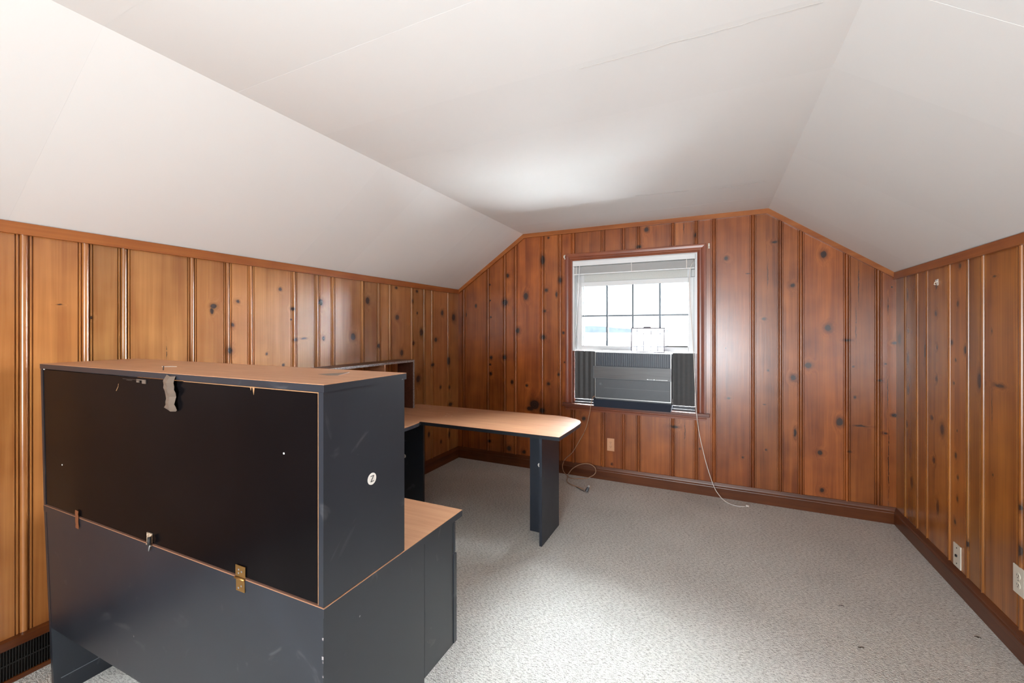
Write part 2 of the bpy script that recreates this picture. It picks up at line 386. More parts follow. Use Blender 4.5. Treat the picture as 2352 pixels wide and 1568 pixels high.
def wall_backing():
    # window wall with its opening, gable shaped
    y0, y1 = D + .010, D + .110
    mb = MB()
    def col(x0, x1, zb0, zt=None):
        za, zc = (top_back(x0) + .03, top_back(x1) + .03) if zt is None else (zt, zt)
        vs = [(x0, y0, zb0), (x1, y0, zb0), (x1, y1, zb0), (x0, y1, zb0), (x0, y0, za), (x1, y0, zc), (x1, y1, zc), (x0, y1, za)]
        mb.add(vs, [(0, 3, 2, 1), (4, 5, 6, 7), (0, 1, 5, 4), (1, 2, 6, 5), (2, 3, 7, 6), (3, 0, 4, 7)])
    col(-L - .1, CA, 0); col(CA, OPX0, 0); col(OPX0, OPX1, 0, OPZ0); col(OPX0, OPX1, OPZ1); col(OPX1, CB, 0); col(CB, R + .1, 0)
    wb = tag(mb.build('wall_back', M['backing']), kind='structure')
    wl = tag(MB().box(-L - .11, -L - .010, YR, D + .01, 0, KL + .03).build('wall_left', M['backing']), kind='structure')
    wr = tag(MB().box(R + .010, R + .11, YR, D + .01, 0, KR + .03).build('wall_right', M['backing']), kind='structure')
    return wb, wl, wr
WB, WL, WR = wall_backing()

# profile across one moulded joint: (fraction, depth); seam between boards after the wide bead
PROF_A = [(0, 0), (.03, -.0085), (.07, -.0085), (.095, -.0003), (.185, -.0003), (.21, -.0088), (.26, -.0088)]
for k in range(9):
    t = .31 + .40 * k / 8
    PROF_A.append((t, -.0040 + .0085 * math.sqrt(max(0, 1 - ((t - .51) / .2) ** 2))))
PROF_A += [(.73, -.0090), (.765, -.0093)]
PROF_B = [(.775, -.0093), (.79, -.0003), (.88, -.0003), (.905, -.0085), (.95, -.0085), (.98, 0), (1.0, 0)]

def boards(wall, fmap, groups, s0, s1, ztop, knots, zbot=.0, opening=None, seed0=0, tones=None, base=(PL, PD)):
    """tongue and groove boards, one object each; a group = the moulded joint between two boards"""
    segs = []
    prev = s0; first = [(s0, 0.0)]
    cur = list(first)
    for (g0, g1) in groups:
        w = g1 - g0
        cur += [(g0 + t * w, d) for t, d in PROF_A]
        segs.append(cur)
        cur = [(g0 + t * w, d) for t, d in PROF_B]
    cur.append((s1, 0.0)); segs.append(cur)
    for i, pr in enumerate(segs):
        rnd = random.Random(seed0 * 100 + i)
        a, b_ = pr[0][0], pr[-1][0]
        ks = [k for k in knots if a - .03 < k[5] < b_ + .03]
        tv = .86 + .28 * rnd.random(); hv = rnd.uniform(-.07, .07)
        lt = tuple(min(1, c * tv * (1 + hv * q)) for c, q in zip(base[0][:3], (1, 0, -1))) + (1,)
        dk = tuple(min(1, c * tv * (1 + hv * q)) for c, q in zip(base[1][:3], (1, 0, -1))) + (1,)
        mat = pine('knotty_pine', lt, dk, seed0 * 31 + i * 1.37, [k[:5] for k in ks], rough=.26 + .06 * rnd.random(), coat=.5 if wall is not WL else 1.0)
        xs = list(pr)
        if opening:
            for ox in (opening[0], opening[1]):
                for j in range(len(xs) - 1):
                    if xs[j][0] < ox < xs[j + 1][0]:
                        f = (ox - xs[j][0]) / (xs[j + 1][0] - xs[j][0]); xs.insert(j + 1, (ox, xs[j][1] + f * (xs[j + 1][1] - xs[j][1]))); break
        for kx in (CA, CB) if wall is WB else ():
            for j in range(len(xs) - 1):
                if xs[j][0] < kx < xs[j + 1][0]:
                    f = (kx - xs[j][0]) / (xs[j + 1][0] - xs[j][0]); xs.insert(j + 1, (kx, xs[j][1] + f * (xs[j + 1][1] - xs[j][1]))); break
        def mkmesh(spans):
            mb = MB()
            for (xa, xb, zf) in spans:
                for j in range(len(xs) - 1):
                    p, q = xs[j], xs[j + 1]
                    if p[0] < xa - 1e-6 or q[0] > xb + 1e-6: continue
                    z0 = zf[0]; zp, zq = (ztop(p[0]), ztop(q[0])) if zf[1] is None else (zf[1], zf[1])
                    mb.add([fmap(p[0], p[1], z0), fmap(q[0], q[1], z0), fmap(q[0], q[1], zq), fmap(p[0], p[1], zp)], [(0, 1, 2, 3)])
            # closing edges to give the board its thickness
            p = xs[0]; q = xs[-1]
            for (e, zf) in ((p, spans[0][2]), (q, spans[-1][2])):
                zt = ztop(e[0]) if zf[1] is None else zf[1]
                mb.add([fmap(e[0], e[1], zf[0]), fmap(e[0], -.0095, zf[0]), fmap(e[0], -.0095, zt), fmap(e[0], e[1], zt)], [(0, 1, 2, 3)])
            return mb
        if opening and b_ > opening[0] and a < opening[1]:
            if a >= opening[0] and b_ <= opening[1]:
                mkmesh([(a, b_, (zbot, opening[2]))]).build('board', mat, wall, recalc=False)
                mkmesh([(a, b_, (opening[3], None))]).build('board', mat, wall, recalc=False)
            else:
                sp = []
                if a < opening[0]: sp.append((a, opening[0], (zbot, None))); lo = opening[0]
                else: lo = a
                hi = min(b_, opening[1])
                sp += [(lo, hi, (zbot, opening[2])), (lo, hi, (opening[3], None))]
                if b_ > opening[1]: sp.append((opening[1], b_, (zbot, None)))
                mkmesh(sp).build('board', mat, wall, recalc=False)
        else:
            mkmesh([(a, b_, (zbot, None))]).build('board', mat, wall, recalc=False)

def knots_from(pix, axis, val, sidx):
    out = []
    for (u, v, ru, rv) in pix:
        p = hit(u, v, axis, val)
        q = hit(u + 1, v, axis, val); w = hit(u, v + 1, axis, val)
        ph = (q - p); ph.z = 0
        out.append((p.x, p.y, p.z, max(.0015, ru * ph.length), max(.0015, rv * abs(w.z - p.z)), p[sidx]))
    return out

KN_BACK = [(1166,633,3,5),(1160,694.5,6,7),(1093,702,2,4),(1071.5,723,1,5),(1125,653.5,1.5,1.5),(1126,690,1.5,1.5),(1127,728,2,2),(1128,821,3,4),(1126,837,2,2),(1127,858,3,4),
 (1208,680,5,8),(1189,759,4,6),(1158.6,820.4,4.5,4.5),(1176,877,3,5),(1246.5,597,5,11),(1254.5,666,3.5,3.5),(1250.5,714,3,3),(1248,774,5,5),(1286.6,643,4,6),(1278,676,2,6),
 (1294,764,3,3),(1260,546,2,2),(1260,881,3.5,3.5),(1210,885,3,3),(1283,860,3,3),(1484.6,527,5,5),(1467,566.5,6,3),(1596.6,540,3,5),(1570.6,522,.7,9),(1296.5,831.6,1.5,1.5),
 (1227.7,929,11,11),(1218,938,8,5),(1245,942.5,6,6),(1340.7,961,4,4),(1169,1029,5,6),(1203.6,1037.6,4,4),(1123.8,1012.7,3,3),(1549,980,9,3),(1573,991,.7,22),(1405,1065.7,1.5,1.5),(1607,1030,2,2),
 (1668,593,4.5,4.5),(1779,555.6,6,2.5),(1820.5,655.4,5,4.5),(1891.6,584,7,8),(1901.4,753,7,7),(1754.4,732.4,4.5,2.5),(1718,628,4,1),(1947,781,8,2.5),(1763.7,630,.7,25),
 (1972,650,.8,34),(1966,745,.8,34),(2048.4,658.6,2,2),(2040,702,1,15),(2056,787.6,7,3),(1666.8,799,1.5,1.5),(1856,838.7,8,6.5),(1821.7,867,6,6),(1928.4,968.4,8,9),(1964,912,3,3),
 (1960,841.5,2,2),(2021,873.5,5,2),(2034.5,836,3,2),(2056,953.8,8,4),(1883.5,1039.4,5.5,5.5),(1888,1125.6,5,5),(1756,928.5,3,1),(1764.7,850.5,2,2),(1826,993.6,3,9),(1759.4,1033,2,2),
 (1951,1037,4,2),(2039,901,.8,35),(2041,1064,.9,70),(1976,978,13,1.5),(2033.6,995,4,2),(1674,914.5,4,2),(1706,1050,2,2)]
KN_LEFT = [(491,703,7,6),(487,714,4,7),(546,692,4,4),(534.5,746.6,3.5,4),(528,805,6,7),(210.5,729,4,4),(382,809,.6,16),(644,664,3.5,4),(672.5,709,5,4),(669,734,2,2),(678,780,5,4),(698,777,6,2),
 (737,694,4.5,8),(743,777,3,5),(811,773,5.5,8),(844,690,4.5,8),(870,794,3,5),(912.4,728.7,4,6),(922.7,810,3.5,7),(910,661,3,3),(948,692,2,5),(958,669,2.5,3),(958,719,1.5,3),(968,763,3.5,8),
 (950,788,2.5,4),(1015.7,718.4,3,6),(1042,728.7,3.5,8),(1001,780,3.5,5),(1030.6,828.6,3.5,10),(994,837.8,3.5,4),(960.6,870,4,8),(1012,889,2,4),(1032,889,2,4),(613,812.5,2.5,3),(650.7,838,3,3),
 (985,997.7,2,6),(1013,1014,2,4),(1031.5,997.7,2,8),(1034.7,928,4,4),(138,700,6,1.2)]
KN_RIGHT = [(2084.8,678,1.2,8),(2086,758.5,1.2,4),(2065.7,777.6,3,11),(2085.4,823,1.8,9),(2086,895,1.8,8),(2124.4,805.5,2,17),(2150.8,657,2,5),(2149.3,719.5,2,5),(2152,797.6,1.6,4),(2150.8,870,2,5),
 (2140.5,959.5,2.5,4),(2164,986,4,12),(2199.8,697,2.2,6),(2205,610,2.6,5),(2186,786,2.6,6),(2216.8,804,3,9),(2194.8,827,1.8,4),(2191,879.4,1.8,3),(2249,874.4,3.5,18),(2296,886,11,4),(2284.3,634,4,2),
 (2277.8,760,1,4),(2278.4,936,.6,38),(2145,1056.4,2.6,6),(2154,1165,2.4,12),(2093.9,1105.7,2.2,10),(2195,1045,2.4,6),(2200,1096,1.8,5),(2199,1145,1.8,6),(2193.6,1198,1.8,5),(2198,989,1.2,3),
 (2083,974,1.2,5),(2223,1249.6,2.6,7),(2280,1090.7,1.3,3),(2344,1165,4,8),(2344,1265,4,14)]

GB = [(-2.516,-2.471),(-2.208,-2.165),(-2.010,-1.964),(-1.882,-1.837),(-1.589,-1.538),(-1.399,-1.349),(-1.265,-1.214),(-.973,-.921),(-.781,-.731),(-.645,-.596),(-.353,-.303),(-.164,-.115),
      (-.026,.025),(.264,.313),(.456,.502),(.593,.642),(.885,.933),(1.072,1.119)]
GL = [(.681,.736),(.870,.925),(1.009,1.062),(1.305,1.354),(1.492,1.541),(1.630,1.678),(1.924,1.974),(2.106,2.161),(2.248,2.297),(2.540,2.592),(2.724,2.779),(2.861,2.917),(3.160,3.211),
      (3.350,3.400),(3.477,3.527),(3.765,3.813)]
GR = [(2.577,2.629),(2.865,2.914),(3.002,3.051),(3.193,3.242),(3.471,3.520),(3.612,3.660),(3.803,3.852)]
def fill_back(gs, ymin):
    r = random.Random(3); y = gs[0][0]; out = []
    while y > ymin + .3:
        y -= r.choice((.145, .19, .24, .29)); out.append((y, y + .05))
    return out[::-1] + gs
boards(WB, lambda s, d, z: (s, D - d, z), GB, -L, R, lambda s: top_back(s) - .004, knots_from(KN_BACK, 1, D, 0), opening=(OPX0, OPX1, OPZ0, OPZ1), seed0=1,
       base=(srgb(178, 102, 46), srgb(118, 58, 23)))  # pine made darker: the window wall's shade is put into its colour
boards(WL, lambda s, d, z: (-L + d, s, z), fill_back(GL, YR), YR, D, lambda s: KL - .004, knots_from(KN_LEFT, 0, -L, 1), seed0=2, base=(srgb(192, 134, 76), srgb(148, 92, 46)))  # same pine made lighter: window light on this wall put into its colour
boards(WR, lambda s, d, z: (R - d, s, z), fill_back(GR, YR), YR, D, lambda s: KR - .004, knots_from(KN_RIGHT, 0, R, 1), seed0=3, base=(srgb(186, 120, 50), srgb(128, 72, 26)))

# wall behind the camera: gable with a wide window
def wall_rear():
    mb = MB(); y0, y1 = YR - .08, YR
    wx0, wx1, wz0, wz1 = -1.10, .30, .80, 1.85
    def col(x0, x1, z0, zt=None):
        za, zc = (top_back(x0) + .03, top_back(x1) + .03) if zt is None else (zt, zt)
        vs = [(x0, y0, z0), (x1, y0, z0), (x1, y1, z0), (x0, y1, z0), (x0, y0, za), (x1, y0, zc), (x1, y1, zc), (x0, y1, za)]
        mb.add(vs, [(0, 3, 2, 1), (4, 5, 6, 7), (0, 1, 5, 4), (1, 2, 6, 5), (2, 3, 7, 6), (3, 0, 4, 7)])
    col(-L - .1, CA, 0); col(CA, wx0, 0); col(wx0, wx1, 0, wz0); col(wx0, wx1, wz1); col(wx1, CB, 0); col(CB, R + .1, 0)
    w = tag(mb.build('wall_rear', pine('rear_pine', srgb(190, 116, 58), srgb(146, 78, 36), 9)), kind='structure')
    fr = MB()
    for x in (wx0, -.425, wx1 - .05): fr.box(x, x + .05, y0, y1 + .015, wz0, wz1)
    fr.box(wx0, wx1, y0, y1 + .015, wz0, wz0 + .05); fr.box(wx0, wx1, y0, y1 + .015, wz1 - .05, wz1)
    tag(fr.build('window_2', M['white']), kind='structure')
wall_rear()

# ------------------------------------------------------------------ setting: ceiling with its board joints every 0.42 m
def ceiling():
    prof = [(-L, KL), (CA, CZ), (CB, CZ), (R, KR)]
    mb = MB()
    for i in range(3):
        (x0, z0), (x1, z1) = prof[i], prof[i + 1]
        ex = .1 if i in (0, 2) else 0
        xa = x0 - (.1 if i == 0 else 0); za = z0 - (.1 * (z1 - z0) / (x1 - x0) if i == 0 else 0)
        xb = x1 + (.1 if i == 2 else 0); zb = z1 + (.1 * (z1 - z0) / (x1 - x0) if i == 2 else 0)
        mb.add([(xa, YR - .08, za + .006), (xb, YR - .08, zb + .006), (xb, D + .1, zb + .006), (xa, D + .1, za + .006),
                (xa, YR - .08, za + .09), (xb, YR - .08, zb + .09), (xb, D + .1, zb + .09), (xa, D + .1, za + .09)],
               [(0, 1, 2, 3), (4, 7, 6, 5), (0, 4, 5, 1), (1, 5, 6, 2), (2, 6, 7, 3), (3, 7, 4, 0)])
    c = tag(mb.build('ceiling', M['ceiling'], recalc=True), kind='structure')
    ys = [.66 + .4233 * k for k in range(-6, 9)]
    ys = [YR] + [y for y in ys if YR + .1 < y < D - .05] + [D]
    r = random.Random(11)
    for i in range(3):
        (x0, z0), (x1, z1) = prof[i], prof[i + 1]
        n = Vector((z1 - z0, 0, -(x1 - x0))).normalized()        # into the room
        for k in range(len(ys) - 1):
            a, b_ = ys[k], ys[k + 1]
            da = .0002 + .0005 * r.random(); db = .0002 + .0005 * r.random(); g = .00008
            P = lambda x, z, y, d: tuple(Vector((x, y, z)) + n * d)
            vs = [P(x0, z0, a + g, da), P(x1, z1, a + g, da), P(x1, z1, b_ - g, db), P(x0, z0, b_ - g, db),
                  P(x0, z0, a + g, -.0055), P(x1, z1, a + g, -.0055), P(x1, z1, b_ - g, -.0055), P(x0, z0, b_ - g, -.0055)]
            m = MB().add(vs, [(0, 1, 2, 3), (4, 7, 6, 5), (0, 4, 5, 1), (1, 5, 6, 2), (2, 6, 7, 3), (3, 7, 4, 0)])
            m.build('ceiling_panel', M['ceiling'] if r.random() < .5 else M['ceiling2'], c)
    return c
CEIL = ceiling()

# cracks in the ceiling skim
def crack(pts, axis_z=None):
    mb = MB(); mb.tube(spline(pts, 4), .0008, 4); return mb
cm = plain('crack_line', srgb(176, 170, 164), .9)
rr = random.Random(5)
def jag(a, b_, n, j):
    a = Vector(a); b_ = Vector(b_); return [a.lerp(b_, k / n) + Vector((0, rr.uniform(-j, j), 0)) for k in range(n + 1)]
for (A, B) in (((1330, 158), (1890, 5)), ((1459, 450), (1582, 438)), ((1650, 433), (1760, 416))):
    a = hit(*A, 2, CZ - .0012); b_ = hit(*B, 2, CZ - .0012)
    crack(jag(a, b_, 14, .004)).build('ceiling_crack', cm, CEIL)

# ------------------------------------------------------------------ trims
def crown():
    t, h = .020, .040
    # left
    MBx = MB().add([(-L, YR, KL), (-L, D, KL), (-L, D - t, KL - h), (-L, YR, KL - h), (-L + t, YR, KL + t * .35), (-L + t, D, KL + t * .35), (-L + t, D, KL - h), (-L + t, YR, KL - h)],
                   [(0, 1, 5, 4), (4, 5, 6, 7), (3, 7, 6, 2), (0, 4, 7, 3), (1, 2, 6, 5), (0, 3, 2, 1)])
    tag(MBx.build('trim_1', M['crown']), kind='structure')
    MBx = MB().add([(R, YR, KR), (R, D, KR), (R, D, KR - h), (R, YR, KR - h), (R - t, YR, KR + t * .35), (R - t, D, KR + t * .35), (R - t, D, KR - h), (R - t, YR, KR - h)],
                   [(0, 1, 5, 4), (4, 5, 6, 7), (3, 7, 6, 2), (0, 4, 7, 3), (1, 2, 6, 5), (0, 3, 2, 1)])
    tag(MBx.build('trim_2', M['crown']), kind='structure')
    for nm, (x0, z0, x1, z1) in (('trim_3', (-L, KL, CA, CZ)), ('trim_4', (CA, CZ, CB, CZ)), ('trim_5', (CB, CZ, R, KR))):
        # mitred ends: bottom edge shortened along bisector
        def low(x):
            if abs(x + L) < 1e-6: return (x, KL - h)
            if abs(x - CA) < 1e-6: return (x + h * .30, CZ - h)
            if abs(x - CB) < 1e-6: return (x - h * .30, CZ - h)
            return (x, KR - h)
        a = low(x0); b_ = low(x1)
        vs = [(x0, D, z0), (x1, D, z1), (b_[0], D, b_[1]), (a[0], D, a[1])]
        vs += [(x, D - t, z) for x, _, z in vs]
        tag(MB().add(vs, [(0, 1, 2, 3), (4, 7, 6, 5), (0, 4, 5, 1), (1, 5, 6, 2), (2, 6, 7, 3), (3, 7, 4, 0)]).build(nm, M['crown']), kind='structure')
crown()

BP = [(0, 0), (.018, 0), (.018, .078), (.0165, .083), (.012, .087), (.012, .093), (.0095, .101), (.006, .110), (.003, .118), (0, .120)]
tag(MB().strip(BP, [lambda p: (-L, D - p[0], p[1]), lambda p: (R, D - p[0], p[1])]).build('baseboard_back', M['base']), kind='structure')
tag(MB().strip(BP, [lambda p: (-L + p[0], .86, p[1]), lambda p: (-L + p[0], D, p[1])]).build('baseboard_left', M['base']), kind='structure')
tag(MB().strip(BP, [lambda p: (R - p[0], YR, p[1]), lambda p: (R - p[0], D, p[1])]).build('baseboard_right', M['base']), kind='structure')
tag(MB().strip(BP, [lambda p: (-L + p[0], YR, p[1]), lambda p: (-L + p[0], .14, p[1])]).build('baseboard_left.001', M['base']), kind='structure')

# ------------------------------------------------------------------ window
W1 = thing('window_1', None, None, (-.6875, 4.03, .70)); tag(W1, kind='structure')
def window():
    p = W1
    # casing: three mitred pieces with a stepped profile (t = outwards from the opening, d = out of the wall)
    CP = [(0, -.02), (0, .012), (.010, .016), (.018, .012), (.032, .012), (.038, .017), (.056, .020), (.068, .020), (.070, .016), (.070, 0)]
    x0, x1, z1 = OPX0, OPX1, OPZ1
    MB().strip(CP, [lambda q: (x0 - q[0], D - q[1], OPZ0), lambda q: (x0 - q[0], D - q[1], z1 + q[0])]).build('casing', M['casing'], p)
    MB().strip(CP, [lambda q: (x1 + q[0], D - q[1], OPZ0), lambda q: (x1 + q[0], D - q[1], z1 + q[0])]).build('casing', M['casing'], p)
    MB().strip(CP, [lambda q: (x0 - q[0], D - q[1], z1 + q[0]), lambda q: (x1 + q[0], D - q[1], z1 + q[0])]).build('casing', M['casing_h'], p)
    # stool and apron
    MB().box(-1.337, -.032, 3.930, 4.10, .672, .700).build('window_stool', M['stool'], p, bevel=.004)
    AP = [(0, .672), (.022, .672), (.022, .656), (.014, .650), (.014, .632), (0, .632)]
    MB().strip(AP, [lambda q: (-1.312, D - q[0], q[1]), lambda q: (-.055, D - q[0], q[1])]).build('window_apron', M['casing_h'], p)
    # jambs and head
    for xa in (x0, x1 - .018):
        MB().box(xa, xa + .018, D - .002, 4.10, 1.206, z1).build('jamb', M['white'], p)
        MB().box(xa, xa + .018, D - .002, 4.10, OPZ0, 1.206).build('lower_jamb', M['stool'], p)
    MB().box(x0 + .018, x1 - .018, D - .002, 4.10, z1 - .012, z1).build('jamb', M['white'], p)
    # jamb track ribs
    for xa in (x0 + .018, x0 + .030, x1 - .022, x1 - .034):
        MB().box(xa, xa + .004, 4.012, 4.03, 1.21, z1 - .012).build('jamb_track', M['white'], p)
    # lower sash raised above the machine
    gx0, gx1, gz0, gz1 = -1.164, -.203, 1.258, 1.832
    ya, yb = 4.032, 4.062
    MB().box(x0 + .018, gx0, ya, yb, 1.215, 1.875).build('sash_stile', M['white'], p, bevel=.003)
    MB().box(gx1, x1 - .018, ya, yb, 1.215, 1.875).build('sash_stile', M['white'], p, bevel=.003)
    MB().box(gx0, gx1, ya, yb, 1.215, gz0).build('sash_rail', M['white'], p, bevel=.003)
    MB().box(gx0, gx1, ya, yb, gz1, 1.875).build('sash_rail', M['white'], p, bevel=.003)
    MB().box(gx0, gx1, ya - .008, ya, 1.236, 1.242).build('sash_lip', M['white'], p)
    MB().box(-.42, gx1 - .005, ya - .001, yb - .006, gz0, gz0 + .010).build('lift_groove', M['slot'], p)
    xs = [gx0, -.921, -.681, -.441, gx1]; zs = [gz0, 1.545, gz1]
    for xm in xs[1:4]: MB().box(xm - .009, xm + .009, ya + .004, yb - .004, gz0, gz1).build('muntin', M['muntin'], p)
    for i in range(4): MB().box(xs[i] + (.009 if i else 0), xs[i + 1] - (.009 if i < 3 else 0), ya + .005, yb - .005, 1.5375, 1.5525).build('muntin', M['muntin'], p)
    for i in range(4):
        for j in range(2):
            MB().box(xs[i], xs[i + 1], 4.046, 4.049, zs[j], zs[j + 1]).build('pane', M['glass'], p)
    # top sash pushed down behind: frosted strip and its rails
    MB().box(x0 + .018, x1 - .018, 4.070, 4.076, 1.84, 2.01).build('frosted_pane', M['frosted'], p)
    MB().box(x0 + .018, x1 - .018, 4.066, 4.09, 2.01, z1 - .012).build('top_rail', M['white'], p)
    MB().box(x0 + .018, gx0 + .01, 4.066, 4.09, 1.20, 2.01).build('sash_stile', M['white'], p)
    MB().box(gx1 - .01, x1 - .018, 4.066, 4.09, 1.20, 2.01).build('sash_stile', M['white'], p)
    # meeting rail and its pale pull
    MB().box(-.180, -.148, 4.008, 4.030, 1.875, 1.94).build('sash_latch', M['metal'], p, bevel=.003)
    # metal sill track
    MB().box(x0 + .018, x1 - .018, 3.985, 4.06, .700, .716).build('sill_track', M['track'], p)
    MB().box(x0 + .018, x1 - .018, 4.02, 4.05, .716, .738).build('sill_track', M['track'], p)
window()

def blind():
    b = thing('window_blind', 'raised pale grey horizontal slat blind bunched at the top of the window', 'blind', (-.68, 3.97, 2.065))
    MB().box(-1.232, -.145, 3.945, 3.985, 2.022, 2.066).build('headrail', M['white'], b, bevel=.002)
    for k in range(17):
        z = 1.952 + k * .0037
        MB().box(-1.222 + rr.uniform(-.002, .002), -.150 + rr.uniform(-.002, .002), 3.950, 3.976, z, z + .0014).build('slat', M['slat'], b)
    MB().box(-1.222, -.150, 3.951, 3.975, 1.938, 1.949).build('bottom_rail', M['white'], b, bevel=.002)
    for xl in (-1.20, -.68, -.215): MB().box(xl, xl + .004, 3.949, 3.951, 1.94, 2.022).build('ladder_cord', M['string'], b)
    # tilt wand on the left, hanging a little askew
    a = hit(1331, 617, 1, 3.940); c = hit(1319.5, 790, 1, 3.940)
    MB().tube([Vector((a.x, 3.944, 2.022)), a, c], .0045, 8).build('tilt_wand', M['white'], b, smooth=True)
    # lift cord runs from the headrail down to the carpet
    pts = [(-.150, 3.94, 2.022), tuple(hit(1583, 640, 1, 3.938)), tuple(hit(1592, 790, 1, 3.93)), tuple(hit(1600, 950, 1, 3.915)), tuple(hit(1616, 1040, 1, 3.905)),
           tuple(hit(1637, 1110, 1, 3.895)), tuple(hit(1652, 1137, 1, 3.880)), tuple(hit(1668, 1152, 2, .006)), tuple(hit(1690, 1161, 2, .006)), tuple(hit(1712, 1163, 2, .006))]
    MB().tube(spline(pts, 8), .0028, 6).build('lift_cord', M['string'], b, smooth=True)
    q = hit(1716, 1162, 2, .008)
    mb = MB(); mb.tube([q + Vector((-.008, 0, 0)), q + Vector((0, 0, .002)), q + Vector((.012, .003, 0))], .0075, 8); mb.build('cord_tassel', M['string'], b, smooth=True)
blind()

# curtain-rod brackets at the two top corners of the casing
for (u, v, side) in ((1297, 590, 'left'), (1628.5, 564, 'right')):
    q = hit(u, v, 1, D - .012)
    t = thing('curtain_bracket', 'small white curtain rod bracket at the top %s corner of the window casing' % side, 'bracket', (q.x, D, q.z))
    MB().box(q.x - .006, q.x + .006, D - .004, D - .0002, q.z - .022, q.z + .022).build('plate', M['offwhite'], t, bevel=.001)
    MB().box(q.x - .0055, q.x + .0055, D - .030, D - .004, q.z - .012, q.z + .012).build('hook', M['offwhite'], t, bevel=.001)

# ------------------------------------------------------------------ window air conditioner
def air_conditioner():
    a = thing('window_air_conditioner', 'charcoal window air conditioner with vertical louvres, sitting on the window stool', 'air conditioner', (-.66, 3.95, .70))
    fy = 3.836
    MB().box(-.985, -.328, fy + .012, 4.42, .745, 1.208).build('housing', M['ac'], a, bevel=.004)
    # base tray that rests on the stool
    MB().add([(-1.006, 3.868, .702), (-.334, 3.868, .702), (-.334, 4.30, .702), (-1.006, 4.30, .702), (-1.000, fy - .004, .775), (-.330, fy - .004, .775), (-.330, 4.30, .775), (-1.000, 4.30, .775)],
             [(0, 3, 2, 1), (4, 5, 6, 7), (0, 1, 5, 4), (1, 2, 6, 5), (2, 3, 7, 6), (3, 0, 4, 7)]).build('base_tray', M['ac_dark'], a)
    MB().box(-.975, -.338, fy - .002, fy + .012, .796, .966).build('front_panel', M['ac'], a)
    g = MB().box(-.975, -.338, fy + .006, fy + .0119, 1.084, 1.204).build('louvre_grille', M['ac_dark'], a)
    n = 38
    for k in range(n):
        x = -.962 + k * (.608 / (n - 1))
        MB().box(x - .0022, x + .0022, fy - .006, fy + .006, 1.086, 1.200).build('louvre', M['ac_fin'], g)
    for z in (1.12, 1.16): MB().box(-.970, -.342, fy + .002, fy + .0055, z, z + .003).build('crossbar', M['ac_dark'], g)
    band = MB().box(-.996, -.331, fy - .016, fy + .012, .972, 1.080).build('control_band', M['ac_band'], a, bevel=.002)
    e = MB().box(-.998, -.329, fy - .018, fy - .0155, .970, .9735).box(-.998, -.329, fy - .018, fy - .0155, 1.0785, 1.082)
    e.box(-.998, -.9955, fy - .018, fy - .0155, .9735, 1.0785).box(-.3315, -.329, fy - .018, fy - .0155, .9735, 1.0785).build('band_edge', M['ac_fin'], band)
    # row of tiny silver marks along the bottom right of the band (too worn to read)
    r = random.Random(4)
    x = -.525
    mk = MB()
    for w in (.010, .004, .004, .005, .004, 0, .011, 0, .005, .005, .004, .006, .004, .007, .005, .004, .006, .006):
        if w: mk.box(x, x + w, fy - .0168, fy - .0158, .9775, .9775 + (.006 if w > .008 else .004))
        x += w + .0045
    mk.build('silver_lettering', M['ac_edge'], band)
    # front frame, its pale colour painting edges that catch the light
    fr = MB(); y0, y1 = fy - .0045, fy + .011
    fr.box(-.985, -.328, y0, y1, 1.204, 1.211); fr.box(-.985, -.328, y0, y1, .788, .795)
    fr.box(-.985, -.980, y0, y1, .795, 1.204); fr.box(-.333, -.328, y0, y1, .795, 1.204)
    fr.build('front_frame', M['ac_edge'], a)
    MB().box(-.90, -.345, fy - .0026, fy - .0019, .884, .8865).build('panel_groove', M['ac_fin'], a)
    # faded emblem on the lower left
    m = MB()
    for k in range(4): m.box(-.944 + k * .005, -.941 + k * .005, fy - .003, fy - .0019, .908 + abs(k - 1.5) * .002, .932 - abs(k - 1.5) * .002)
    m.tube([(-.921 + .008 * math.cos(t * PI / 6), fy - .0024, .920 + .010 * math.sin(t * PI / 6)) for t in range(13)], .0012, 4)
    m.build('emblem', M['ac_fin'], a)
    for x0_, x1_, nm in ((OPX0 + .020, -.9855, 'l'), (-.3275, OPX1 - .020, 'r')):
        s = MB()
        n_ = 9; w = (x1_ - x0_) / n_
        pts = []
        for k in range(n_ + 1): pts.append((x0_ + k * w, 3.990 + (.004 if k % 2 else 0)))
        pl = pts + [(x, y + .006) for x, y in pts[::-1]]
        s.prism(pl, .744, 1.206)
        s.build('side_curtain', M['ac_side'], a)
    # little latch on the lower right corner
    m = MB(); m.tube([(-.318, fy - .002, .792), (-.318, fy - .002, .825)], .002, 6); m.tube([(-.318, fy - .002, .785), (-.318, fy - .002, .795)], .005, 8)
    m.build('latch', M['ac_edge'], a)
air_conditioner()

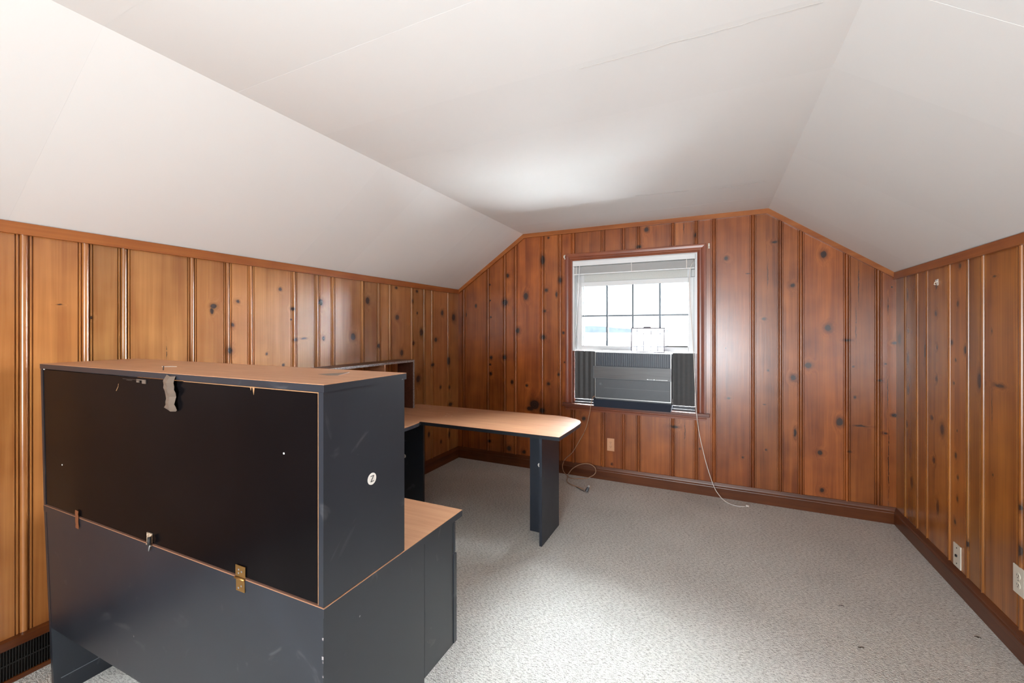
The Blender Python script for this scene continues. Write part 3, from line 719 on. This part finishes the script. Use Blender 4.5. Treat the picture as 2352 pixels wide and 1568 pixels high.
def air_filter():
    y = 3.90
    x0, x1, z0, z1 = -.675, -.388, 1.209, 1.430
    f = thing('air_filter', 'white mesh air filter in a thin dark wire frame standing upright on the air conditioner', 'filter', (-.53, y, z0))
    def lean(x, yy, z): return (x, yy + (z - z0) * .10, z)
    fr = MB(); t = .008
    fr.box(x0, x1, y - t / 2, y + t / 2, z1 - t, z1, fn=lean); fr.box(x0, x1, y - t / 2, y + t / 2, z0, z0 + t, fn=lean)
    fr.box(x0, x0 + t, y - t / 2, y + t / 2, z0, z1, fn=lean); fr.box(x1 - t, x1, y - t / 2, y + t / 2, z0, z1, fn=lean)
    fr.build('frame', M['wire'], f)
    for fx in (.18, .385, .60, .80):
        xx = x0 + fx * (x1 - x0); MB().box(xx - .0026, xx + .0026, y - .0035, y - .0004, z0, z1, fn=lean).build('wire', M['wire'], f)
    for fz in (.24, .755):
        zz = z0 + fz * (z1 - z0); MB().box(x0, x1, y - .0035, y - .0004, zz - .0026, zz + .0026, fn=lean).build('wire', M['wire'], f)
    m = bpy.data.materials.new('filter_mesh'); m.use_nodes = True; nt = m.node_tree; b = nt.nodes['Principled BSDF']
    out = nt.nodes['Material Output']
    d = nd(nt, 'ShaderNodeBsdfTranslucent'); d.inputs[0].default_value = (.8, .85, .9, 1); tr = nd(nt, 'ShaderNodeBsdfTransparent')
    mx = nd(nt, 'ShaderNodeMixShader'); mx.inputs[0].default_value = .10; nt.links.new(tr.outputs[0], mx.inputs[1]); nt.links.new(d.outputs[0], mx.inputs[2]); nt.links.new(mx.outputs[0], out.inputs[0])
    MB().box(x0 + t, x1 - t, y - .0003, y + .0003, z0 + t, z1 - t, fn=lean).build('mesh_screen', m, f)
    MB().add([lean(-.572, y - .004, z1), lean(-.500, y - .004, z1), lean(-.500, y + .004, z1), lean(-.572, y + .004, z1), lean(-.562, y - .004, z1 + .009), lean(-.510, y - .004, z1 + .009), lean(-.510, y + .004, z1 + .009), lean(-.562, y + .004, z1 + .009)],
             [(0, 3, 2, 1), (4, 5, 6, 7), (0, 1, 5, 4), (1, 2, 6, 5), (2, 3, 7, 6), (3, 0, 4, 7)]).build('pull_tab', M['wire'], f)
air_filter()

def power_cord():
    c = thing('power_cord', 'tan power cord of the air conditioner, looped on the carpet and ending in a plug', 'cord', (-1.2, 3.9, 0))
    P = lambda u, v, y: tuple(hit(u, v, 1, y))
    G = lambda u, v, z=.006: tuple(hit(u, v, 2, z))
    pts = [(-.992, 3.852, .800), P(1362, 912, 3.862), P(1358, 925, 3.88), P(1354, 950, 3.905), P(1345, 985, 3.93), P(1332, 1010, 3.94), P(1315, 1038, 3.945), P(1299, 1053, 3.945), P(1292.5, 1066, 3.94),
           P(1293.5, 1080, 3.93), P(1300, 1089, 3.91), G(1306, 1095), G(1316, 1098.5), G(1330, 1099), G(1345, 1098.5), P(1357, 1094, 3.89), P(1365, 1089, 3.90), P(1368.5, 1082, 3.915),
           P(1366, 1073, 3.93), P(1356, 1066, 3.94), P(1342, 1064.5, 3.94), P(1328, 1068, 3.935), P(1315, 1076, 3.92), P(1307, 1086, 3.90), G(1303.5, 1094, .010), G(1302, 1104),
           G(1306, 1109), G(1316, 1114.5), G(1330, 1119), G(1340, 1123)]
    MB().tube(spline(pts, 6), .0036, 6).build('wire', M['cord'], c, smooth=True)
    MB().tube(spline([G(1322, 1117, .004), G(1332, 1123, .004), G(1342, 1128, .006)], 5), .003, 6).build('wire', M['cord_grey'], c, smooth=True)
    # plug standing half tilted with three prongs
    q = Vector(G(1347, 1131, .0))
    d = (Vector((.35, .35, .87))).normalized(); s = Vector((.8, -.55, 0)).normalized()
    pl = MB()
    n_ = d.cross(s)
    prof = [(-.003, .015, .013), (.010, .016, .014), (.030, .014, .011), (.036, .011, .009)]
    vs = []
    for (t, a, b_) in prof:
        for k in range(8):
            an = 2 * PI * k / 8 + PI / 8; vs.append(q + Vector((0, 0, .012)) + d * t + s * a * math.cos(an) + n_ * b_ * math.sin(an))
    fs = [(i * 8 + k, i * 8 + (k + 1) % 8, (i + 1) * 8 + (k + 1) % 8, (i + 1) * 8 + k) for i in range(3) for k in range(8)] + [tuple(range(8))[::-1], tuple(24 + k for k in range(8))]
    pl.add(vs, fs).build('plug', M['cord_grey'], c)
    for w in (-.006, .006): 
        e = q + Vector((0, 0, .012)) + d * .036 + s * w
        MB().tube([e, e + d * .016], .0018, 5).build('prong', M['metal'], c)
power_cord()

# ------------------------------------------------------------------ wall plates
def duplex(name, label, centre, axis, mat, w=.068, h=.118, group=None):
    """axis 'y': on the window wall facing -y; 'x': on the right wall facing -x"""
    t = thing(name, label, 'outlet', centre)
    cx, cy, cz = centre
    def fn(s, d, z): return (cx + s, cy - d, cz + z) if axis == 'y' else (cx - d, cy - s, cz + z)
    def bx(s0, s1, d0, d1, z0, z1): return MB().box(s0, s1, d0, d1, z0, z1, fn=fn)
    bx(-w / 2, w / 2, 0, .005, -h / 2, h / 2).build('cover_plate', mat, t, bevel=.0018)
    for zc in (-.020, .020):
        pts = [(.0165 * math.cos(a) if abs(math.cos(a)) < .8 else math.copysign(.0145, math.cos(a)), .0145 * math.sin(a)) for a in [2 * PI * k / 16 for k in range(16)]]
        m = MB(); n = 16
        vs = [fn(x, .0045, zc + z) for x, z in pts] + [fn(x, .0070, zc + z) for x, z in pts]
        m.add(vs, [tuple(range(n))[::-1], tuple(range(n, 2 * n))] + [(i, (i + 1) % n, n + (i + 1) % n, n + i) for i in range(n)])
        rc = m.build('receptacle', mat, t)
        for s in (-.0062, .0062): bx(s - .0011, s + .0011, .0068, .0073, zc - .001, zc + .007).build('slot', M['slot'], rc)
        bx(-.002, .002, .0068, .0073, zc - .009, zc - .005).build('slot', M['slot'], rc)
    bx(-.0025, .0025, .0048, .0060, -.0025, .0025).build('screw', M['metal'], t, bevel=.0008)
    return t
duplex('wall_outlet', 'tan duplex outlet low on the window wall below the air conditioner', (-.874, D - .0003, .334), 'y', M['tanplate'])
duplex('wall_outlet', 'ivory duplex outlet on the right wall at the right edge of the photo', (R - .0003, 2.606, .327), 'x', M['offwhite'], .074, .122)
def jack_plate():
    cx, cy, cz = R - .0003, 3.121, .186
    t = thing('cable_plate', 'narrow ivory cable plate on the right wall just above the baseboard', 'wall plate', (cx, cy, cz))
    fn = lambda s, d, z: (cx - d, cy - s, cz + z)
    MB().box(-.038, .038, 0, .006, -.062, .062, fn=fn).build('cover_plate', M['offwhite'], t, bevel=.002)
    MB().box(-.006, .006, .0055, .012, -.006, .006, fn=fn).build('jack', M['slot'], t, bevel=.001)
    for z in (-.042, .042): MB().box(-.0028, .0028, .0055, .0075, z - .0028, z + .0028, fn=fn).build('screw', M['slot'], t, bevel=.0008)
jack_plate()
def wall_hook():
    q = hit(2152, 649, 0, R)
    t = thing('wall_hook', 'torn white adhesive hook high on the right wall', 'hook', (R - .0002, q.y, q.z))
    fn = lambda s, d, z: (R - .0003 - d, q.y - s, q.z + z)
    m = MB(); pts = [(-.016, .016), (.018, .020), (.019, -.016), (.006, -.018), (-.004, -.002)]
    n = len(pts); vs = [fn(x, 0, z) for x, z in pts] + [fn(x, .003, z) for x, z in pts]
    m.add(vs, [tuple(range(n))[::-1], tuple(range(n, 2 * n))] + [(i, (i + 1) % n, n + (i + 1) % n, n + i) for i in range(n)]).build('pad', M['paper'], t)
    MB().tube([fn(.012, .003, .005), fn(.012, .014, .002), fn(.012, .016, -.010), fn(.012, .010, -.013)], .0035, 6).build('peg', M['offwhite'], t)
wall_hook()

# ------------------------------------------------------------------ heating register low on the left wall
def register():
    x = -L
    t = thing('floor_register', 'black metal air register in a pine frame at the foot of the left wall', 'vent', (x + .01, .50, 0))
    MB().box(x, x + .030, .14, .860, .142, .177).build('frame_rail', M['base'], t, bevel=.003)
    MB().box(x, x + .022, .14, .860, 0, .018).build('frame_rail', M['base'], t, bevel=.003)
    MB().box(x, x + .026, .835, .860, .018, .142).build('frame_stile', M['base'], t)
    MB().box(x, x + .026, .14, .165, .018, .142).build('frame_stile', M['base'], t)
    MB().box(x + .0055, x + .0075, .165, .835, .018, .142).build('back_plate', M['slot'], t)
    m = MB()
    k = 0
    y = .170
    while y < .83:
        m.box(x + .0078, x + .019, y, y + .0022, .020, .140); y += .0082
    o = m.build('louvres', M['vent'], t); o['kind'] = 'stuff'
    MB().box(x + .012, x + .0195, .165, .835, .076, .081).build('crossbar', M['vent'], t)
register()

# ------------------------------------------------------------------ front desk (credenza with hutch), its back to the camera
X0, Y0 = -.871, .745
W0 = 1.514
def dk(s, d, z):
    """s = metres from the right end, d = depth away from the camera, z; the old desk leans a little at its left end"""
    if z >= .727: e = -.030 * (z - .727) / .545
    else: e = .079 * (.727 - z) / .727
    k = s / W0
    return (X0 - s + e * k, Y0 + d - .0227 * s, z)
def dbox(s0, s1, d0, d1, z0, z1): return MB().box(s0, s1, d0, d1, z0, z1, fn=dk)

def front_desk():
    t = thing('credenza_desk', 'black laminate desk with pale wood top, its back facing the camera, a hutch on it', 'desk', dk(.76, .3, 0))
    MB().box(0, W0, 0, .638, .7025, .7255, fn=dk).build('worktop', M['black'], t)
    dbox(0, W0, 0, .638, .7256, .727).build('worktop_laminate', M['top'], t)
    dbox(.002, .020, .0, .405, 0, .702).build('side_panel', M['black'], t)
    lp = dbox(W0 - .020, W0 - .002, .0, .60, 0, .702).build('side_panel', M['black'], t)
    dbox(W0 - .023, W0 - .0205, .02, .58, .062, .064).build('scuff_line', M['ac_fin'], lp)
    dbox(.0205, W0 - .0205, .001, .017, .262, .702).build('modesty_panel', M['black'], t)
    pd = dbox(.002, .42, .4065, .578, .252, .702).build('pedestal', M['black'], t)
    dbox(.021, .42, .02, .4064, .262, .70).build('pedestal_body', M['black'], t)
    dbox(.0, .418, .579, .590, .590, .700).build('drawer', M['black'], t)
    d2 = dbox(-.001, .418, .579, .597, .254, .583).build('drawer', M['black'], t)
    h = MB().tube([dk(.14, .597, .55), dk(.14, .617, .55), dk(.28, .617, .55), dk(.28, .597, .55)], .005, 8).build('drawer_handle', M['metal'], d2)
    # chipped right edge of the back
    for (z, w) in ((.648, .004), (.600, .005), (.592, .003), (.556, .003)): dbox(.0015, .0015 + w, -.0008, .0005, z, z + w * 1.6).build('edge_chip', M['chip_grey'], t)

def hutch():
    zb, zt = .7285, 1.262
    t = thing('desk_hutch', 'tall black hutch with pale wood top standing on the credenza desk, its back showing', 'hutch', dk(.76, .15, zb))
    MB().box(-.001, W0 + .001, -.001, .3105, zt + .0005, 1.2805, fn=dk).build('top_panel', M['black'], t)
    dbox(-.001, W0 + .001, -.001, .3105, 1.2806, 1.282).build('top_laminate', M['top'], t)
    dbox(.002, .018, .0, .304, zb, zt).build('side_panel', M['black'], t)
    dbox(W0 - .018, W0 - .002, .0, .304, zb, zt).build('side_panel', M['black'], t)
    bp = dbox(.0205, W0 - .0205, .002, .008, zb + .004, zt - .003).build('back_panel', M['black_back'], t)
    # raw edge showing round the back panel
    dbox(.0188, .0204, -.0002, .006, zb + .003, zt - .001).build('raw_edge', M['mdf'], bp)
    dbox(.0182, W0 * .38, .0002, .006, zt - .0028, zt - .0006).build('raw_edge', M['mdf'], bp)
    dbox(.004, W0 - .004, -.0004, .006, zb - .0006, zb + .0014).build('raw_edge', M['mdf_red'], bp)
    dbox(.019, W0 - .019, .010, .29, 1.000, 1.016).build('shelf', M['black'], t)
    dbox(.75, .766, .010, .29, zb, 1.0).build('divider', M['black'], t)
    # screws heads along the back
    for (u, v) in ((104, 846), (219, 849), (470, 871), (154.5, 1066), (640, 1045)):
        q = hit(u, v, 1, .727); s = X0 - q.x
        s = s if s < W0 - .02 else W0 - .03
        dbox(s - .0022, s + .0022, -.0008 if q.z > 1.2 else .0008, .0022, q.z - .0022, q.z + .0022).build('screw', M['paper'], t)
    # gap line of pale laminate under the right side panel
    # torn veneer chips
    m = MB()
    for (u, v, w, h) in ((577, 892, .004, .012), (583, 897, .005, .024)):
        q = hit(u, v, 1, .738); s = X0 - q.x
        m.add([dk(s - w, .0012, q.z + h / 2), dk(s + w, .0012, q.z + h / 2), dk(s, .0012, q.z - h / 2), dk(s - w, .0019, q.z + h / 2), dk(s + w, .0019, q.z + h / 2), dk(s, .0019, q.z - h / 2)], [(0, 1, 2), (5, 4, 3), (0, 3, 4, 1), (1, 4, 5, 2), (2, 5, 3, 0)])
    m.build('veneer_chip', M['mdf'], bp)
    # marks in the wooden top: nail hole with dark slot, pale paper residue
    q = hit(775, 858, 2, 1.282)
    mk = MB(); pts = [hit(u, v, 2, 1.2821) for u, v in ((730, 859), (764, 857), (803, 855), (776, 862), (752, 862))]
    mk.add(pts + [p + Vector((0, 0, .0004)) for p in pts], [tuple(range(5))[::-1], tuple(range(5, 10))] + [(i, (i + 1) % 5, 5 + (i + 1) % 5, 5 + i) for i in range(5)])
    mk.build('paper_residue', M['grey_tape'], t)
    return t
front_desk(); HUT = hutch()

def round_sticker(name, label, centre, nrm, up, r, letter, mat=None):
    """flat paper dot with one hand-written letter"""
    c = Vector(centre); n = Vector(nrm).normalized(); s = Vector(up).cross(n).normalized(); u = n.cross(s)
    t = thing(name, label, 'sticker', tuple(c))
    N = 28; m = MB()
    ring = lambda d: [c + s * r * math.cos(2 * PI * k / N) + u * r * math.sin(2 * PI * k / N) + n * d for k in range(N)]
    m.add(ring(.0002) + ring(.0008), [tuple(range(N))[::-1], tuple(range(N, 2 * N))] + [(i, (i + 1) % N, N + (i + 1) % N, N + i) for i in range(N)])
    m.build('paper', M['paper'], t)
    k = MB()
    if letter == 'Z':
        pp = [(-.36, .48), (.38, .50), (-.34, -.46), (.40, -.42)]
    else:
        pp = [(-.22, -.02), (.22, .04), (.16, .26), (-.06, .30), (-.24, .08), (-.22, -.18), (0, -.32), (.24, -.22)]
    P = [c + s * r * a * 1.0 + u * r * b_ + n * .0012 for a, b_ in pp]
    for i in range(len(P) - 1): k.tube([P[i], P[i + 1]], r * .058, 5)
    k.build('letter', M['ink'], t)
q = hit(854, 1099, 0, X0 - .002)
round_sticker('round_sticker', 'round white sticker with a handwritten Z on the side of the hutch', (X0 - .0018, q.y, q.z), (1, 0, 0), (0, 0, 1), .0165, 'Z')

# hinge, tape patches and plugged chip at the joint between hutch and desk
def hinge():
    s0 = X0 - hit(552, 1322, 1, .737).x
    t = thing('brass_hinge', 'worn brass hinge plate across the joint at the back of the desk', 'hinge', dk(s0, 0, .727))
    dbox(s0 - .022, s0 + .019, -.0022, -.0004, .731, .762).build('hinge_leaf', M['brass'], t, bevel=.0006)
    dbox(s0 - .019, s0 + .017, -.0022, -.0004, .691, .723).build('hinge_leaf', M['brass'], t, bevel=.0006)
    MB().tube([dk(s0 - .021, -.0035, .727), dk(s0 + .020, -.0035, .727)], .0032, 8).build('hinge_pin', M['brass'], t, smooth=True)
    for (a, z) in ((-.008, .747), (.005, .741), (.004, .751), (-.006, .707), (.006, .700)):
        dbox(s0 + a - .0022, s0 + a + .0022, -.0030, -.0021, z - .0022, z + .0022).build('screw', M['metal'], t)
hinge()
def tape():
    s0 = X0 - hit(177, 1178, 1, .715).x
    m = MB(); n = 6
    vs = []
    for k in range(n + 1):
        z = .752 - .064 * k / n; b_ = .0006 + .0012 * math.sin(k * 1.3) ** 2
        vs += [dk(s0 - .012 + .001 * (k % 2), -b_ - .0016, z), dk(s0 + .012, -b_ - .0016, z + .002)]
    vs += [dk(s0 - .011, -.0002, .752 - .064 * k / n) for k in (0, n)] 
    fs = [(2 * k, 2 * k + 1, 2 * k + 3, 2 * k + 2) for k in range(n)]
    o = m.add(vs, fs).build('brown_tape', M['brown_tape'])
    tag(o, 'short strip of brown tape across the joint near the left end of the desk back', 'tape')
tape()
def chip_block():
    s0 = X0 - hit(340, 1230, 1, .72).x
    t = thing('broken_corner', 'exposed chipboard patch with a dark dangling peg at the joint of the desk back', 'peg', dk(s0, 0, .73))
    dbox(s0 - .006, s0 + .021, -.0016, .0018, .731, .763).build('chipboard_patch', M['chip'], t)
    m = MB().add([dk(s0 - .012, -.0018, .7275), dk(s0 + .021, -.0018, .7285), dk(s0 + .004, -.0018, .7335), dk(s0 - .012, -.006, .7265), dk(s0 + .019, -.006, .7270), dk(s0 + .004, -.005, .733)],
                 [(0, 1, 2), (5, 4, 3), (0, 3, 4, 1), (1, 4, 5, 2), (2, 5, 3, 0)])
    m.build('chipboard_ledge', M['chip'], t)
    MB().tube([dk(s0 - .009, -.008, .757), dk(s0 - .012, -.010, .745), dk(s0 - .009, -.009, .733)], .0055, 8).build('peg', M['slot'], t, smooth=True)
    MB().tube([dk(s0 - .011, -.007, .732), dk(s0 - .004, -.006, .722), dk(s0 + .003, -.004, .709)], .0026, 6).build('bent_pin', M['metal'], t, smooth=True)
chip_block()
def strap():
    # curled strip of grey tape hanging from the top edge
    c = hit(397, 865, 1, .725); s0 = X0 - c.x
    rows = [(1.274, -.014, .020, .003), (1.266, -.016, .022, .010), (1.255, -.018, .027, .016), (1.243, -.015, .028, .010), (1.234, -.022, .025, .018), (1.224, -.024, .022, .014),
            (1.212, -.018, .024, .006), (1.200, -.017, .020, .009), (1.190, -.018, .020, .014), (1.180, -.020, .022, .010), (1.171, -.019, .031, .005), (1.166, -.012, .020, .002)]
    vs = []
    for z, a, b_, o in rows:
        a *= 1.4; b_ *= 1.4; o *= .7
        vs += [dk(s0 + a, -o, z), dk(s0 + (a + b_) / 2, -o - .003, z - .001), dk(s0 + b_, -o * .6, z + .003)]
    n = len(rows)
    fs = [(3 * k + j, 3 * k + j + 1, 3 * k + j + 4, 3 * k + j + 3) for k in range(n - 1) for j in range(2)]
    me = MB().add(vs, fs).mesh('tape_strap')
    o = link('tape_strap', me, M['grey_tape'])
    sol = o.modifiers.new('solid', 'SOLIDIFY'); sol.thickness = .0006
    tag(o, 'curled grey tape strip hanging down the back of the hutch', 'tape')
strap()
def residue():
    m = MB(); y = -.0006
    for (u0, v0, u1, v1) in ((289, 870, 322, 873), (297, 873, 309, 874), (319, 871, 338, 875), (319, 874, 324, 879), (331, 874, 338, 882)):
        a = hit(u0, v0, 1, .725); b_ = hit(u1, v1, 1, .725)
        s0, s1 = X0 - a.x, X0 - b_.x
        m.box(s1, s0, -.0016, .0014, b_.z, a.z, fn=dk)
    o = m.build('paper_shred', M['grey_tape']); tag(o, 'torn shred of pale tape stuck to the hutch back left of the grey strip', 'tape')
    pts = [hit(u, v, 1, .722) for u, v in ((276, 882), (275, 889), (271, 898))]
    o = MB().tube([dk(X0 - p.x, .0008, p.z) for p in pts], .0010, 5).build('scratch_chip', M['mdf'], HUT)
    # nail bent upright in the wooden top
    p = hit(375, 850, 2, 1.282)
    t = MB().tube([p, p + Vector((.002, 0, .014))], .0016, 6).build('bent_nail', M['slot']); tag(t, 'short dark nail sticking up from the wooden hutch top', 'nail')
    p = hit(372, 842, 2, 1.2822); q2 = hit(406, 842, 2, 1.2822)
    o = MB().tube([p, p.lerp(q2, .6) + Vector((0, 0, .001)), q2], .0012, 5).build('staple', M['paper']); tag(o, 'thin white plastic sliver lying on the hutch top behind the nail', 'sliver')
residue()

# ------------------------------------------------------------------ L-shaped desk at the back
def arc(cx, cy, r, a0, a1, n=6): return [(cx + r * math.cos(math.radians(a0 + (a1 - a0) * k / n)), cy + r * math.sin(math.radians(a0 + (a1 - a0) * k / n))) for k in range(n + 1)]
def corner_desk():
    t = thing('corner_desk', 'pale wood-topped L-shaped corner desk on dark panel legs beyond the hutch', 'desk', (-1.75, 2.75, 0))
    pts = [(-.893, 2.572), (-.884, 2.85), (-.884, 3.00)] + [(-.884 - .11 * (1 - math.cos(math.radians(a))), 3.00 + .16 * math.sin(math.radians(a))) for a in (20, 45, 70)] + [(-1.05, 3.195), (-1.12, 3.210)]
    pts += [(-2.43, 3.152), (-2.47, 3.140), (-2.51, 3.100), (-2.538, 3.02), (-2.545, 2.9), (-2.545, 1.392), (-1.950, 1.392), (-1.950, 2.36), (-1.955, 2.45), (-1.965, 2.52), (-1.984, 2.557), (-1.975, 2.563)]
    MB().prism(pts, .702, .7255).build('worktop', M['black'], t)
    MB().prism(pts, .7256, .727).build('worktop_laminate', M['top'], t)
    MB().box(-1.030, -1.012, 2.573, 2.909, 0, .7015).build('leg_panel', M['navy'], t)
    MB().box(-1.170, -1.0305, 2.746, 2.764, 0, .7015).build('leg_brace', M['navy'], t)
    MB().box(-2.50, -1.985, 2.600, 2.618, 0, .7015).build('leg_panel', M['black'], t)
    MB().box(-2.535, -2.517, 1.40, 3.00, .08, .7015).build('modesty_panel', M['black'], t)
    MB().box(-2.51, -1.975, 1.405, 1.423, 0, .7015).build('leg_panel', M['black'], t)
    # specks of paint and glue on the top
    for (u, v) in ((987, 934), (1027, 950), (1031, 951), (1024, 955), (1038, 955)):
        q = hit(u, v, 2, .7271); w = .004 + .006 * (u == 987)
        MB().box(q.x - w, q.x + w, q.y - .003, q.y + .003, .7271, .7277).build('glue_speck', M['paper'], t)
corner_desk()
q = hit(1240, 1068, 1, 2.745)
round_sticker('round_sticker', 'round white sticker marked e on the dark leg of the corner desk', (q.x - .002, 2.7458, q.z), (0, -1, 0), (0, 0, 1), .014, 'e')
q = hit(929, 1047, 1, 2.599)
round_sticker('round_sticker', 'round white sticker peeping out past the hutch edge on the inner leg panel', (q.x, 2.5998, q.z), (0, -1, 0), (0, 0, 1), .014, 'e')

def organizer():
    t = thing('desktop_organizer', 'dark brown open-backed shelf unit with chipped grey edges on the corner desk', 'shelf unit', (-2.46, 2.47, .727))
    x0, x1, y0, y1, z0, z1 = -2.543, -2.372, 1.95, 2.982, .7272, 1.149
    MB().box(x0, x1, y0, y1, z1 - .018, z1).build('top_panel', M['brown_top'], t)
    tp = MB().box(x1, x1 + .002, y0, y1, z1 - .0175, z1 - .0005).build('raw_edge', M['chip_grey'], t)
    MB().box(x0, x1, y1 - .018, y1, z0, z1 - .0182).build('end_panel', M['brown_top'], t)
    MB().box(x1, x1 + .002, y1 - .018, y1, z0, z1 - .018).build('raw_edge', M['chip_grey'], t)
    MB().box(x0, x1, y0, y0 + .018, z0, z1 - .0182).build('end_panel', M['brown_top'], t)
    MB().box(x0, x1, 2.607, 2.623, z0, z1 - .0182).build('divider', M['top'], t)
    MB().box(x0, x1, y0 + .018, 2.606, .93, .945).build('shelf', M['brown_top'], t)
organizer()

# ------------------------------------------------------------------ ceiling lamp above the desk, just out of frame
def lamp():
    t = thing('ceiling_light', 'round flush ceiling light with a frosted glass dome above the desk', 'lamp', (-1.39, .26, CZ - .001))
    N = 24
    def lathe(pr):
        m = MB(); vs = []; fs = []
        for (r, z) in pr: vs += [(-1.39 + r * math.cos(2 * PI * k / N), .26 + r * math.sin(2 * PI * k / N), CZ - .002 - z) for k in range(N)]
        for i in range(len(pr) - 1): fs += [(i * N + k, i * N + (k + 1) % N, (i + 1) * N + (k + 1) % N, (i + 1) * N + k) for k in range(N)]
        return m.add(vs, fs)
    lathe([(.001, 0), (.16, 0), (.165, .008), (.16, .02), (.001, .02)]).build('canopy', M['white'], t, smooth=True)
    m, nt, b = new_mat('lamp_dome'); b.inputs['Base Color'].default_value = (.95, .9, .82, 1); b.inputs['Emission Color'].default_value = (1, .80, .60, 1); b.inputs['Emission Strength'].default_value = 2.5
    lathe([(.15, .021), (.152, .04), (.135, .07), (.09, .095), (.04, .105), (.001, .107)]).build('dome', m, t, smooth=True)
lamp()

# ------------------------------------------------------------------ crumbs on the carpet
def debris():
    r = random.Random(8); m = MB()
    spots = [(1330, 1106), (1334, 1104), (1333, 1113), (1331, 1116), (1397, 1137), (1384, 1096), (1422, 1124), (1468, 1124), (1453, 1137), (1588, 1148), (1594, 1149), (1646, 1150), (1652, 1151),
             (1694, 1151), (1696, 1152), (1657, 1207), (1933, 1391), (1976, 1487), (1640, 1208), (2246, 1463), (1133, 1123), (1157, 1136), (1378, 1101), (1440, 1112), (1505, 1133), (1541, 1139),
             (1572, 1120), (1624, 1147), (1760, 1166), (1840, 1176), (1930, 1187), (1118, 1300), (1137, 1383), (1180, 1440), (1450, 1350), (1622, 1314), (1720, 1240), (1880, 1290)]
    for k in range(60): spots.append((r.uniform(1400, 1760), 0))
    for (u, v) in spots:
        if v == 0: v = 1098 + (u - 1360) * .147 + r.uniform(4, 26)
        q = hit(u, v, 2, .001); w = r.uniform(.0012, .0035); a = r.uniform(0, PI)
        if q.y > D - .03: continue
        c, s = math.cos(a) * w * 1.5, math.sin(a) * w
        m.add([(q.x + c, q.y + s, .0005), (q.x - s, q.y + c, .0005), (q.x - c, q.y - s, .0005), (q.x + s, q.y - c, .0005), (q.x, q.y, .003)], [(0, 1, 4), (1, 2, 4), (2, 3, 4), (3, 0, 4), (0, 3, 2, 1)])
    o = m.build('carpet_crumbs', M['crumb'])
    tag(o, 'dark crumbs and lint scattered on the carpet along the window wall', 'debris', kind='stuff')
    for (u, v, du, dv) in ((1933, 1391, 12, 3), (1978, 1487, 14, 3), (2246, 1463, 16, 5)):
        a = hit(u - du / 2, v - dv / 2, 2, .002); b_ = hit(u + du / 2, v + dv / 2, 2, .002)
        m = MB().tube(spline([a, a.lerp(b_, .5) + Vector((.004, .003, .001)), b_], 4), .0016, 5)
        lb = {1933: 'small brown lint thread on the carpet before the right wall', 1978: 'dark curled lint thread on the carpet at the bottom right', 2246: 'brown lint thread on the carpet beside the right baseboard'}[u]
        tag(m.build('lint_thread', M['crumb']), lb, 'lint')
debris()

# ------------------------------------------------------------------ outside the window
tag(MB().box(-9, 12, 6.5, 20, .2, 1.24).build('neighbour_roof', M['roof']), 'pale flat roof of the neighbouring house seen through the window', 'roof')
def trees():
    r = random.Random(2); m = MB()
    x = -30
    pts = []
    while x < 40:
        pts.append((x, 1.42 + .25 * r.random() + .15 * math.sin(x * .3))); x += 1.2
    vs = []; fs = []
    for i, (x, z) in enumerate(pts): vs += [(x, 46, -3), (x, 46, z), (x, 49, z - .3), (x, 49, -3)]
    for i in range(len(pts) - 1):
        for k in range(3): fs.append((4 * i + k, 4 * i + k + 1, 4 * i + 4 + k + 1, 4 * i + 4 + k))
    m.add(vs, fs)
    tag(m.build('tree_line', M['hedge']), 'hazy blue-green line of distant trees on the horizon outside the window', 'trees', kind='stuff')
trees()
